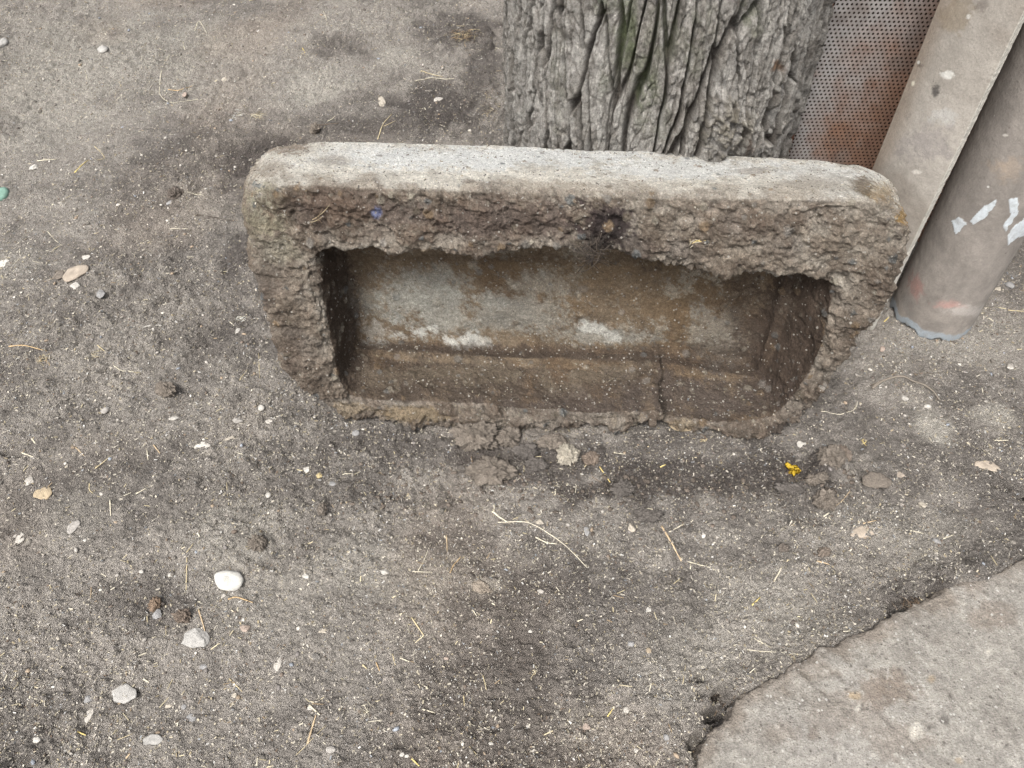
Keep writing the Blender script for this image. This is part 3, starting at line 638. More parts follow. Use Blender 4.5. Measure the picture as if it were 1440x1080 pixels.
disp = .004*n_lo*side+.0025*n_lo+.0014*n_md+.0011*n_hi+side*(.004*n_md+.003*n_hi)-.0018*pits
L2 = L+Nn*disp[:, None]
c = np.tile(lin(164, 159, 151), (len(L), 1)); c = mixc(c, lin(138, 132, 124), sst(-.5, .8, n_md+.4*n_lo)*.6); c = mixc(c, lin(186, 181, 174), sst(.0, .9, n_lo+.3*n_hi)*.5)
def sb(LL): return blobs(px, py, LL, .6*n_md+.5*n_hi)*(.7+.3*n_hi)
c = mixc(c, lin(122, 104, 88), sb([(1245, 972, 45, 26, .75), (1395, 868, 32, 22, .55), (1190, 1010, 60, 30, .4), (1100, 1030, 40, 20, .4), (1142, 1033, 12, 14, .6), (1265, 1040, 40, 30, .45)]))
c = mixc(c, lin(178, 156, 124), sb([(1203, 978, 8, 6, .8), (1310, 955, 6, 6, .7), (1347, 1070, 7, 5, .6)])); c = mixc(c, lin(226, 220, 208), sb([(1289, 1022, 11, 12, .9), (1206, 996, 5, 4, .9), (1393, 915, 5, 4, .9)]))
c = mixc(c, lin(70, 64, 62), sb([(1329, 1012, 7, 6, .9)])+.6*pits); ed_ = segdist(L[:, 0], L[:, 1], ep); c = mixc(c, lin(140, 130, 119), (1-sst(.0, .045, ed_+.03*n_md+.012*n_hi))*.85); hc = segdist(px+8*n_md+3*n_hi, py+8*n_lo+3*n_hi, [(1120, 940), (1160, 985), (1230, 1010), (1330, 1090)]); c = c*(1-.35*(1-sst(.3, 1.8, hc)))[:, None]
c = mixc(c, lin(134, 124, 114), side*.6); c = c*(1+.16*n_hi+.12*fb3(L, 45, 4, 420))[:, None]
set_co(me, L2); me.materials.clear(); me.materials.append(M_SLAB); paint(me, c)
tag(link('concrete_slab', me), 'pale rough concrete slab lying on the soil in the lower right corner', 'slab')

# ------------------------------------------------------------------ ICO templates
def ico(sub):
    bm = bmesh.new(); bmesh.ops.create_icosphere(bm, subdivisions=sub, radius=1)
    V = np.array([v.co[:] for v in bm.verts]); Fc = np.array([[v.index for v in f.verts] for f in bm.faces]); bm.free(); return V, Fc
ICO1, ICO3, ICO4, ICO5 = ico(1), ico(3), ico(4), ico(5)
def gz(x, y): return ground(np.atleast_1d(np.asarray(x, float)), np.atleast_1d(np.asarray(y, float)))
def pxsize(x, y, z=0):
    """metres per photo pixel across and away at this ground point"""
    d = math.sqrt(x*x+y*y+(CAM_H-z)**2); dd = y*CP+(CAM_H-z)*SP; return dd/F_PX, dd/F_PX*d/(CAM_H-z)
PAL = np.array([lin(206, 198, 182), lin(180, 172, 160), lin(160, 152, 144), lin(192, 182, 160), lin(140, 134, 128), lin(215, 212, 206), lin(124, 108, 94), lin(176, 162, 134), lin(150, 152, 154)])
PW = np.array([.22, .2, .12, .16, .1, .06, .06, .05, .03]); PW = PW/PW.sum()
def scatter_xy(n, y0=.2, y1=4.2):
    u = rng.random(n); y = y0*(y1/y0)**u; y = .2+(y1-.2)*(u**1.35); x = (rng.random(n)*2-1)*(1.35+.55*y)
    return x, y
def patchy(x, y, s, keep=.35):
    m = sst(-.6, .5, fb2(x*4, y*4, 4, s)); return rng.random(len(x)) < (keep+(1-keep)*m)
def rotz(V, a):
    c_, s_ = np.cos(a), np.sin(a); return np.stack([V[..., 0]*c_-V[..., 1]*s_, V[..., 0]*s_+V[..., 1]*c_, V[..., 2]], -1)
# fine chips and crumbs
BOX = np.array([[-1, -1, -1], [1, -1, -1], [1, 1, -1], [-1, 1, -1], [-1, -1, 1], [1, -1, 1], [1, 1, 1], [-1, 1, 1]], float)
BF = np.array([[0, 3, 2, 1], [4, 5, 6, 7], [0, 1, 5, 4], [1, 2, 6, 5], [2, 3, 7, 6], [3, 0, 4, 7]])
def chips(x, y, z, nrm_tilt, lng, wid, thk, cols):
    n = len(x); V = BOX[None]*np.stack([lng, wid, thk], -1)[:, None]*(1+.45*(rng.random((n, 8, 3))-.5))
    t = (rng.random(n)-.5)*nrm_tilt; c_, s_ = np.cos(t)[:, None], np.sin(t)[:, None]
    V = np.stack([V[..., 0]*c_-V[..., 2]*s_, V[..., 1], V[..., 0]*s_+V[..., 2]*c_], -1)
    V = rotz(V, (rng.random(n)*6.283)[:, None]); V = V+np.stack([x, y, z], -1)[:, None]
    return V.reshape(-1, 3), (np.arange(n)[:, None, None]*8+BF).reshape(-1, 4), np.repeat(cols, 8, 0)
x, y = scatter_xy(270000); k = patchy(x, y, 501, .3); x, y = x[k], y[k]; n = len(x); g = 1+.22*y
wt = blobs(x, y, WET)[:, None]; cols = PAL[rng.choice(9, n, p=PW)]*(.40+.5*rng.random((n, 1))**1.5)*(1-.5*wt*(rng.random((n, 1)) < .8))
V, Fc, Cc = chips(x, y, gz(x, y)+.0004, .9, (.0006+.0024*rng.random(n)**3)*g, (.00045+.0009*rng.random(n)**2.5)*g, .0004+.0006*rng.random(n), cols)
tag(link('litter_chips', mesh_np('litter_chips', V, Fc, M_BIT, Cc, smooth=False)), 'fine pale chips and sawdust strewn over the bare soil', 'litter', kind='stuff')
# short straw bits
x, y = scatter_xy(2600); k = patchy(x, y, 502, .25); x, y = x[k], y[k]; n = len(x)
cols = np.array([lin(196, 184, 154), lin(180, 168, 138), lin(206, 198, 178), lin(144, 126, 102)])[rng.choice(4, n)]*(.6+.45*rng.random((n, 1)))
V, Fc, Cc = chips(x, y, gz(x, y)+.0012, .25, .0025+.009*rng.random(n)**2.5, .0004+.0006*rng.random(n), .0003+.0003*rng.random(n), cols)
tag(link('straw_litter', mesh_np('straw_litter', V, Fc, M_STRAW, Cc, smooth=False)), 'short broken straw bits scattered over the soil', 'straw', kind='stuff')
# gravel grains
def pebbles(x, y, z, r, cols, tpl=ICO1, sink=.25):
    n = len(x); T = tpl[0]; m = len(T)
    s_ = np.stack([r*(.8+.6*rng.random(n)), r*(.6+.4*rng.random(n)), r*(.35+.35*rng.random(n))], -1)
    V = T[None]*s_[:, None]*(1+.38*(rng.random((n, m, 1))-.5)); V = rotz(V, (rng.random(n)*6.283)[:, None])
    V = V+np.stack([x, y, z+s_[:, 2]*sink], -1)[:, None]
    return V.reshape(-1, 3), (np.arange(n)[:, None, None]*m+tpl[1]).reshape(-1, 3), np.repeat(cols, m, 0)
x, y = scatter_xy(9500); k = patchy(x, y, 503, .25); x, y = x[k], y[k]; n = len(x)
SPAL = np.array([lin(168, 162, 154), lin(196, 190, 180), lin(132, 126, 122), lin(140, 144, 150), lin(150, 134, 116), lin(118, 106, 96), lin(104, 96, 90)])
cols = SPAL[rng.choice(7, n, p=[.2, .12, .16, .08, .16, .14, .14])]*(.7+.4*rng.random((n, 1)))
V, Fc, Cc = pebbles(x, y, gz(x, y), (.0013+.0038*rng.random(n)**3)*(1+.15*y), cols)
tag(link('gravel', mesh_np('gravel', V, Fc, M_STONE, Cc)), 'small loose gravel grains scattered over the soil', 'gravel', kind='stuff')
# soil crumbs
x, y = scatter_xy(16000); k = patchy(x, y, 504, .1); x, y = x[k], y[k]; n = len(x)
V, Fc, Cc = pebbles(x, y, gz(x, y), (.0012+.005*rng.random(n)**4)*(1+.1*y), np.tile(lin(136, 130, 122), (n, 1))*(.65+.6*rng.random((n, 1))))
xt = rng.uniform(-.35, .75, 700); yt = .90+rng.normal(0, .035, 700)-.02
V2, F2, C2 = pebbles(xt, yt, gz(xt, yt), .0015+.006*rng.random(700)**4, np.tile(lin(112, 102, 93), (700, 1))*(.6+.6*rng.random((700, 1))))
F2 = F2+len(V)
tag(link('soil_crumbs', mesh_np('soil_crumbs', np.concatenate([V, V2]), np.concatenate([Fc, F2]), M_CLOD, np.concatenate([Cc, C2]))), 'loose brown soil crumbs lying on the packed ground', 'soil crumbs', kind='stuff')
# dirt and straw crumbs lying on the trough
cand = np.flatnonzero(TR_OK & (TR_N[:, 2] > .35)); pk = rng.choice(cand, 2600); pk = pk[:1100]; n = len(pk); P = TR_P[pk]
cols = PAL[rng.choice(9, n, p=PW)]*(.25+.4*rng.random((n, 1)))
V, Fc, Cc = chips(P[:, 0], P[:, 1], P[:, 2]+.0003, .9, .0008+.0028*rng.random(n)**2.5, .0005+.0009*rng.random(n)**2, .0004+.0005*rng.random(n), cols)
tag(link('crumb_litter', mesh_np('crumb_litter', V, Fc, M_BIT, Cc, smooth=False)), 'dry crumbs and straw dust lying on top of the stone trough and in its hollow', 'litter', kind='stuff')

# ------------------------------------------------------------------ stones, one by one
def stone_me(name, w, d, h, seed, m, col, kind='stone'):
    r_ = np.random.default_rng(seed); tp = ICO3 if kind != 'clod' else (ICO5 if w > .03 else ICO4); V = tp[0].copy(); P = V
    if kind == 'stone':                                              # broken flat faces
        nn = r_.normal(size=(16, 3)); nn /= np.linalg.norm(nn, axis=1, keepdims=True); dd = .72+.28*r_.random(16)
        q = (V@nn.T)/dd; rad = 1/np.maximum(q.max(1), .62); P = V*rad[:, None]*.95+0
        P = P*(1+.06*fb3(V+seed, 3, 3, seed % 50)[:, None])
    elif kind == 'round': P = V*(1+.22*fb3(V+seed, .9, 2, seed % 50)+.05*fb3(V+seed, 3, 3, 9))[:, None]
    elif kind == 'flake':
        a = np.arctan2(V[:, 1], V[:, 0]); e = 1+.12*np.sin(a*2+seed)+.08*np.sin(a*3+seed*2)+.05*np.sin(a*7+seed)+.03*np.sin(a*13); P = V*np.stack([e, e, 1+.25*fb3(V+seed, 2.5, 3, 4)], -1)
    else:                                                            # clod
        a_ = fb3(V+seed, 5, 4, 3, .6); P = V*(1+.40*fb3(V+seed, 1.7, 3, seed % 50)+.30*(np.floor(a_*4)+sst(.5, 1, a_*4-np.floor(a_*4)))/4+.16*fb3(V+seed, 13, 3, 5, .7))[:, None]
    P = P*np.array([w/2, d/2, h/2]); k_ = .85 if w > .03 else .55; c = np.tile(col*k_+(1-k_)*lin(134, 125, 116), (len(P), 1)); nz_ = fb3(V+seed, 3, 5, 77)
    c = c*(1+.30*nz_)[:, None]; me = mesh_np(name, P, tp[1], m, c, smooth=(kind != 'stone')); return me
CL = dict(chip=lin(158, 146, 132), white=lin(196, 194, 187), cream=lin(180, 172, 157), grey=lin(158, 156, 152), pale=lin(188, 184, 176), blue=lin(132, 136, 140), tan=lin(160, 144, 118), brown=lin(124, 110, 98), dark=lin(100, 91, 84),
          soil=lin(124, 115, 105), wetsoil=lin(98, 93, 89), pink=lin(164, 146, 134), rust=lin(138, 110, 84), green=lin(110, 146, 132), yellow=lin(178, 160, 104))
STONES = [  # px, py, width px, height px, colour, shape, name, category, label
 (324, 816, 37, 27, 'white', 'round', 'stone', 'stone', 'largest smooth white stone lying on the soil left of centre'),
 (277, 902, 38, 23, 'grey', 'stone', 'stone', 'stone', 'rough light grey stone shaped like a block, below the big white stone'),
 (174, 975, 36, 21, 'grey', 'flake', 'stone_flake', 'stone', 'wide flat grey flake of stone near the lower left corner'),
 (124, 983, 12, 14, 'blue', 'stone', 'pebble', 'pebble', 'bluish wedge shaped pebble just left of the wide grey flake'),
 (125, 1006, 12, 18, 'pale', 'flake', 'pebble', 'pebble', 'upright pale pebble directly under the bluish wedge pebble'),
 (287, 938, 16, 11, 'blue', 'stone', 'pebble', 'pebble', 'dull blue pebble just below the rough light grey stone'),
 (345, 884, 16, 14, 'pink', 'stone', 'pebble', 'pebble', 'dusty pinkish pebble right of the rough light grey stone'),
 (267, 1012, 15, 18, 'blue', 'flake', 'pebble', 'pebble', 'oval blue grey pebble near the bottom, right of the wide grey flake'),
 (259, 994, 8, 8, 'blue', 'round', 'pebble', 'pebble', 'tiny round bluish pebble above the oval blue grey one'),
 (238, 993, 10, 8, 'cream', 'stone', 'pebble', 'pebble', 'small cream pebble beside the tiny round bluish one'),
 (214, 1041, 24, 15, 'grey', 'flake', 'stone_flake', 'stone', 'thin grey flake by the bottom edge, below the wide grey flake'),
 (141, 1055, 9, 8, 'white', 'stone', 'pebble', 'pebble', 'small white pebble near the bottom edge at lower left'),
 (53, 1040, 12, 10, 'white', 'stone', 'pebble', 'pebble', 'small white pebble nearest the lower left corner'),
 (391, 934, 10, 22, 'pale', 'flake', 'stone_flake', 'stone', 'narrow pale flake right of the rough light grey stone'),
 (240, 809, 10, 8, 'white', 'round', 'pebble', 'pebble', 'tiny white pebble left of the largest white stone'),
 (199, 804, 7, 6, 'white', 'round', 'pebble', 'pebble', 'tiny white bead of stone above the rusty brown lump'),
 (220, 866, 13, 14, 'blue', 'stone', 'pebble', 'pebble', 'grey blue pebble under the rusty brown lump'),
 (315, 838, 7, 7, 'pale', 'stone', 'pebble', 'pebble', 'tiny grey pebble touching the underside of the largest white stone'),
 (330, 978, 8, 9, 'cream', 'stone', 'pebble', 'pebble', 'small cream pebble below the dull blue pebble'),
 (342, 872, 6, 6, 'white', 'round', 'pebble', 'pebble', 'tiny white pebble just above the dusty pinkish pebble'),
 (26, 757, 18, 16, 'pale', 'flake', 'stone_flake', 'stone', 'pale rounded flake by the left edge below the middle'),
 (103, 741, 17, 18, 'grey', 'flake', 'stone_flake', 'stone', 'grey oval flake right of the pale rounded flake'),
 (41, 678, 16, 12, 'pale', 'stone', 'pebble', 'pebble', 'pale pebble above the pale rounded flake at the left edge'),
 (61, 694, 22, 16, 'tan', 'flake', 'stone_flake', 'stone', 'tan dusty flake below the pale pebble at the left edge'),
 (148, 578, 13, 11, 'grey', 'round', 'pebble', 'pebble', 'round grey pebble half sunk in the soil, left of the trough bottom'),
 (120, 760, 7, 6, 'white', 'round', 'pebble', 'pebble', 'tiny white pebble right of the grey oval flake'),
 (377, 697, 8, 9, 'white', 'round', 'pebble', 'pebble', 'small white pebble below the left end of the trough'),
 (368, 574, 12, 10, 'white', 'round', 'pebble', 'pebble', 'white pebble close to the lower left side of the trough'),
 (381, 592, 17, 8, 'pale', 'flake', 'stone_flake', 'stone', 'thin pale flake under the white pebble by the trough'),
 (245, 589, 12, 8, 'white', 'stone', 'pebble', 'pebble', 'small white angular pebble left of the trough bottom'),
 (335, 592, 13, 10, 'grey', 'stone', 'pebble', 'pebble', 'grey pebble left of the thin pale flake by the trough'),
 (280, 626, 28, 10, 'pale', 'flake', 'stone_flake', 'stone', 'long leaf shaped grey flake below left of the trough'),
 (322, 619, 12, 10, 'cream', 'stone', 'pebble', 'pebble', 'yellowish pebble right of the leaf shaped flake'),
 (432, 661, 11, 11, 'white', 'stone', 'pebble', 'pebble', 'white pebble below the lower left corner of the trough'),
 (449, 669, 10, 12, 'yellow', 'stone', 'pebble', 'pebble', 'ochre yellow pebble next to a white one below the trough'),
 (467, 681, 13, 9, 'blue', 'stone', 'pebble', 'pebble', 'dark bluish pebble below the ochre yellow one'),
 (500, 609, 12, 11, 'blue', 'round', 'pebble', 'pebble', 'grey blue pebble right under the left end of the trough lip'),
 (539, 805, 13, 11, 'white', 'stone', 'pebble', 'pebble', 'chalky white pebble below the middle left of the trough'),
 (430, 811, 12, 9, 'white', 'stone', 'pebble', 'pebble', 'chalky white pebble left of a similar one, right of the largest white stone'),
 (759, 832, 9, 9, 'pale', 'stone', 'pebble', 'pebble', 'pale greenish pebble below the long curved root'),
 (758, 735, 12, 10, 'cream', 'stone', 'pebble', 'pebble', 'cream pebble just above the long curved root'),
 (825, 747, 8, 15, 'blue', 'flake', 'stone_flake', 'stone', 'upright bluish flake right of the long curved root'),
 (888, 744, 14, 14, 'cream', 'stone', 'stone', 'stone', 'cream stone left of the brown stick, below the trough'),
 (437, 996, 13, 13, 'white', 'flake', 'stone_flake', 'stone', 'squarish white flake beside the crossed pale sticks'),
 (465, 1054, 15, 12, 'grey', 'round', 'pebble', 'pebble', 'round blue grey pebble below the crossed pale sticks'),
 (456, 888, 11, 9, 'cream', 'stone', 'pebble', 'pebble', 'small cream stub of stone right of the narrow pale flake'),
 (627, 926, 9, 6, 'pink', 'stone', 'pebble', 'pebble', 'small pinkish brick chip in the lower middle'),
 (565, 1061, 8, 8, 'white', 'round', 'pebble', 'pebble', 'tiny white pebble at the bottom edge, left one of a pair'),
 (574, 1064, 9, 7, 'white', 'stone', 'pebble', 'pebble', 'tiny white pebble at the bottom edge, right one of a pair'),
 (690, 1047, 9, 8, 'white', 'stone', 'pebble', 'pebble', 'white angular pebble at the bottom middle'),
 (887, 906, 12, 13, 'blue', 'stone', 'pebble', 'pebble', 'slate blue pebble in the lower right middle'),
 (912, 915, 9, 9, 'tan', 'round', 'pebble', 'pebble', 'round tan pebble right of the slate blue one'),
 (912, 858, 10, 8, 'white', 'stone', 'pebble', 'pebble', 'bright white pebble above the slate blue one'),
 (746, 888, 9, 6, 'white', 'round', 'pebble', 'pebble', 'small white oval pebble in the lower middle'),
 (881, 999, 11, 10, 'pale', 'round', 'pebble', 'pebble', 'round pale pebble left of the dark hole by the slab'),
 (937, 1037, 10, 12, 'blue', 'round', 'pebble', 'pebble', 'round grey blue pebble left of the slab corner'),
 (825, 1022, 11, 11, 'pink', 'stone', 'pebble', 'pebble', 'pinkish beige pebble near the bottom, left of the round pale one'),
 (895, 1056, 10, 12, 'pale', 'stone', 'pebble', 'pebble', 'beige pebble at the bottom edge left of the slab'),
 (1126, 624, 16, 14, 'white', 'flake', 'stone_flake', 'stone', 'whitish flake just under the right end of the trough'),
 (1216, 748, 44, 13, 'chip', 'flake', 'wood_chip', 'wood chip', 'large pale weathered wood chip above the slab'),
 (1317, 762, 17, 10, 'blue', 'stone', 'pebble', 'pebble', 'slate grey pebble right of the large pale wood chip'),
 (1267, 668, 12, 10, 'chip', 'flake', 'stone_flake', 'stone', 'cream star shaped flake right of the yellow flower'),
 (1298, 711, 10, 9, 'cream', 'stone', 'pebble', 'pebble', 'small cream pebble below the star shaped flake'),
 (1304, 572, 11, 7, 'white', 'round', 'pebble', 'pebble', 'white pebble under the curved ridge of soil near the pipe'),
 (1271, 560, 10, 7, 'white', 'stone', 'pebble', 'pebble', 'white speckled pebble inside the curved ridge of soil near the pipe'),
 (1241, 491, 9, 8, 'pink', 'stone', 'pebble', 'pebble', 'pinkish pebble on the soil beside the right end of the trough'),
 (1420, 517, 11, 9, 'pale', 'stone', 'pebble', 'pebble', 'pale pebble near the right edge below the round pipe'),
 (1420, 402, 12, 9, 'blue', 'round', 'pebble', 'pebble', 'bluish round pebble at the right edge behind the round pipe'),
 (1403, 407, 10, 6, 'cream', 'stone', 'pebble', 'pebble', 'small cream pebble left of the bluish one behind the round pipe'),
 (5, 61, 14, 11, 'grey', 'round', 'stone', 'stone', 'dark grey stone cut by the left edge near the top'),
 (146, 71, 16, 10, 'grey', 'round', 'stone', 'stone', 'smooth grey stone near the top left'),
 (121, 363, 12, 6, 'white', 'stone', 'pebble', 'pebble', 'white pebble left of the trough, level with its upper rim'),
 (106, 384, 26, 20, 'chip', 'flake', 'soil_flake', 'flake', 'cracked pale crust flake with a dark crack on its right side'),
 (83, 387, 18, 11, 'soil', 'flake', 'soil_flake', 'flake', 'smaller crust flake touching the cracked pale one'),
 (5, 372, 18, 14, 'pale', 'flake', 'stone_flake', 'stone', 'whitish flake cut by the left edge level with the trough hollow'),
 (107, 403, 14, 9, 'white', 'stone', 'pebble', 'pebble', 'white stone directly below the cracked crust flakes'),
 (142, 414, 14, 11, 'blue', 'stone', 'pebble', 'pebble', 'pale blue pebble right of the white stone at left'),
 (215, 462, 26, 10, 'pale', 'flake', 'stone_flake', 'stone', 'long whitish flake left of the trough'),
 (334, 466, 6, 12, 'white', 'stone', 'plaster_chip', 'chip', 'bright white upright chip beside the trough left side'),
 (48, 236, 11, 9, 'white', 'stone', 'pebble', 'pebble', 'small white pebble just below the thick pale straw at upper left'),
 (238, 286, 7, 7, 'blue', 'stone', 'pebble', 'pebble', 'tiny light blue chip under the dark clod at upper left'),
 (316, 113, 9, 6, 'cream', 'round', 'pebble', 'pebble', 'cream pebble at the top, above left of the trough'),
 (260, 134, 8, 6, 'pink', 'round', 'pebble', 'pebble', 'pinkish pebble inside the bend of the curved white root'),
 (537, 143, 12, 14, 'cream', 'flake', 'bark_chip', 'chip', 'pale squarish chip behind the trough, left of the trunk'),
 (616, 141, 10, 8, 'pale', 'stone', 'pebble', 'pebble', 'pale pebble on the damp ground left of the trunk'),
 (959, 598, 32, 17, 'tan', 'round', 'stone', 'stone', 'tan oval stone stuck under the front lip of the trough'),
 (797, 643, 24, 26, 'cream', 'clod', 'clod', 'clod', 'pale fuzzy clod standing under the middle of the trough'),
 (687, 655, 11, 9, 'white', 'stone', 'pebble', 'pebble', 'white chip sitting on the dark clod under the trough'),
 (4, 274, 20, 17, 'green', 'round', 'green_scrap', 'scrap', 'small sea green scrap cut by the left edge'),
 (220, 852, 16, 20, 'rust', 'clod', 'rusty_lump', 'lump', 'rusty orange brown lump left of the largest white stone'),
 (258, 869, 22, 16, 'brown', 'clod', 'clod', 'clod', 'crumbly reddish brown clod between the rusty lump and the grey stone'),
 (668, 621, 52, 38, 'soil', 'clod', 'clod', 'clod', 'largest grey brown soil clod leaning against the trough lip'),
 (713, 620, 32, 26, 'soil', 'clod', 'clod', 'clod', 'second soil clod under the trough lip, right of the largest'),
 (690, 667, 50, 34, 'soil', 'clod', 'clod', 'clod', 'dark damp clod lying in front of the largest soil clod'),
 (775, 624, 34, 17, 'soil', 'clod', 'clod', 'clod', 'flat brown clod under the lip beside the pale fuzzy one'),
 (740, 638, 30, 20, 'wetsoil', 'clod', 'clod', 'clod', 'damp brown clod left of the flat brown clod'),
 (755, 655, 26, 16, 'wetsoil', 'clod', 'clod', 'clod', 'low damp clod in front of the pale fuzzy clod'),
 (831, 648, 20, 16, 'brown', 'clod', 'clod', 'clod', 'reddish brown clod right of the pale fuzzy clod'),
 (877, 690, 26, 20, 'wetsoil', 'clod', 'clod', 'clod', 'black wet clod in the muddy patch below the trough'),
 (912, 728, 34, 18, 'wetsoil', 'clod', 'clod', 'clod', 'dark clod at the top end of the brown stick'),
 (1168, 647, 26, 28, 'soil', 'clod', 'clod', 'clod', 'pale brown clod right of the yellow flower'),
 (1186, 640, 16, 24, 'brown', 'clod', 'clod', 'clod', 'narrow brown clod behind the one beside the flower'),
 (1145, 678, 30, 16, 'soil', 'clod', 'clod', 'clod', 'low brown clod below the yellow flower'),
 (1112, 690, 34, 13, 'wetsoil', 'clod', 'clod', 'clod', 'long dark clod in the mud left below the flower'),
 (1158, 706, 28, 22, 'soil', 'clod', 'clod', 'clod', 'light clod at the thin twig right below the flower'),
 (1232, 676, 34, 22, 'soil', 'flake', 'soil_flake', 'flake', 'flat plate of dry crust right of the clods by the flower'),
 (1158, 778, 18, 14, 'brown', 'clod', 'clod', 'clod', 'dark reddish clod left below the large wood chip'),
 (363, 766, 20, 18, 'soil', 'clod', 'clod', 'clod', 'beige clod with straw sticking out, above the largest white stone'),
 (678, 828, 22, 15, 'chip', 'clod', 'clod', 'clod', 'pale dusty clod in the middle of the foreground'),
 (235, 551, 26, 15, 'soil', 'clod', 'clod', 'clod', 'soil coloured clod left of the trough bottom'),
 (453, 718, 15, 20, 'soil', 'clod', 'clod', 'clod', 'small knobbly clod below the ochre yellow pebble'),
 (247, 276, 18, 12, 'dark', 'clod', 'clod', 'clod', 'dark clod left of the trough top corner'),
 (444, 184, 14, 9, 'soil', 'clod', 'clod', 'clod', 'small clod just behind the left part of the trough'),
 (1102, 772, 14, 12, 'dark', 'clod', 'clod', 'clod', 'dark clod in the middle right foreground'),
 (445, 924, 11, 10, 'grey', 'clod', 'clod', 'clod', 'grey clod right of the narrow pale flake at lower left'),
 (1388, 655, 28, 13, 'chip', 'flake', 'wood_chip', 'wood chip', 'small splintered wood chip near the right edge'),
]
def ray_surface(px_, py_):
    x, y = gp(px_, py_)
    for _ in range(3):
        z = float(gz(x, y)[0]); p = gat(px_, py_, z); x, y = p[0], p[1]
    return x, y, z
for i, (a, b, w, h_, col, shp, nm, cat, lab) in enumerate(STONES):
    x, y, z = ray_surface(a, b); sx, sy = pxsize(x, y); hh = {'flake': .16, 'round': .6, 'stone': .55, 'clod': .95}[shp]
    sm = 1 if w > 19 else .86; ww, dd = sm*w*sx*1.08, sm*h_*sy*(1.05 if shp == 'flake' else .9); ht = max(.0025, hh*min(ww, dd))
    m_ = M_CLOD if shp == 'clod' or col in ('soil', 'wetsoil') else M_STONE
    me = stone_me(nm, ww, dd, ht, 1000+i*17, m_, CL[col], shp); o = link(nm, me)
    o.location = (x, y, z+ht*(.3 if shp == 'clod' else .16)); o.rotation_euler = (0, 0, (i*1.3) % .6-.3)
    grp = {'pebble': 'pebbles lying on the soil', 'clod': 'clods lying on the soil', 'stone_flake': 'stone flakes on the soil'}.get(nm)
    tag(o, lab, cat, grp)

# ------------------------------------------------------------------ straws, sticks, roots
def smooth_line(P, n=7):
    P = np.array(P); 
    if len(P) < 3: return np.array([P[0]+(P[-1]-P[0])*t for t in np.linspace(0, 1, 6)])
    Q = np.vstack([2*P[0]-P[1], P, 2*P[-1]-P[-2]]); out = []
    for i in range(1, len(Q)-2):
        for t in np.linspace(0, 1, n, endpoint=False):
            out.append(.5*(2*Q[i]+(Q[i+1]-Q[i-1])*t+(2*Q[i-1]-5*Q[i]+4*Q[i+1]-Q[i+2])*t*t+(3*Q[i]-Q[i-1]-3*Q[i+1]+Q[i+2])*t**3))
    return np.array(out+[P[-1]])
def tube_np(P, r0, r1, flat=.6, sides=6, up=(0, 0, 1), seed=0):
    P = np.array(P); T = np.gradient(P, axis=0); T /= np.linalg.norm(T, axis=1, keepdims=True)+1e-9; up = np.array(up, float)
    S = np.cross(T, up); S /= np.linalg.norm(S, axis=1, keepdims=True)+1e-9; U = np.cross(S, T)
    t = np.linspace(0, 1, len(P)); R = (r0+(r1-r0)*t)*(1+.18*np.sin(t*19+seed)); a = np.arange(sides)*2*np.pi/sides
    V = (P[:, None]+R[:, None, None]*(np.cos(a)[None, :, None]*S[:, None]+flat*np.sin(a)[None, :, None]*U[:, None])).reshape(-1, 3)
    Fq = grid_faces(sides, len(P), True); n = len(V); V = np.vstack([V, P[0], P[-1]])
    c0 = np.array([[n, n, (i+1) % sides, i] for i in range(sides)]); m_ = (len(P)-1)*sides
    c1 = np.array([[n+1, n+1, m_+i, m_+(i+1) % sides] for i in range(sides)])
    return V, np.vstack([Fq, np.stack([c0[:, 0], c0[:, 2], c0[:, 3], c0[:, 3]], -1)[:0]]), c0[:, [0, 2, 3]], c1[:, [0, 2, 3]]
def tubes_me(name, lst, m, cols):
    V, Fq, Ft, C = [], [], [], []; n = 0
    for (v, q, a, b), c in zip(lst, cols):
        V.append(v); Fq += (q+n).tolist(); Ft += (a+n).tolist()+(b+n).tolist(); C.append(np.tile(c, (len(v), 1))); n += len(v)
    me = bpy.data.meshes.new(name); V = np.vstack(V); me.from_pydata(V.tolist(), [], Fq+Ft); me.update(); me.materials.append(m); paint(me, np.vstack(C))
    me.polygons.foreach_set('use_smooth', np.ones(len(me.polygons), bool)); return me
SCL = dict(chip=lin(158, 146, 132), straw=lin(180, 166, 134), pale=lin(192, 184, 164), yellow=lin(200, 180, 118), orange=lin(170, 146, 112), brown=lin(108, 92, 76), dark=lin(70, 62, 55), wood=lin(176, 156, 128), root=lin(190, 182, 164), grey=lin(120, 112, 102))
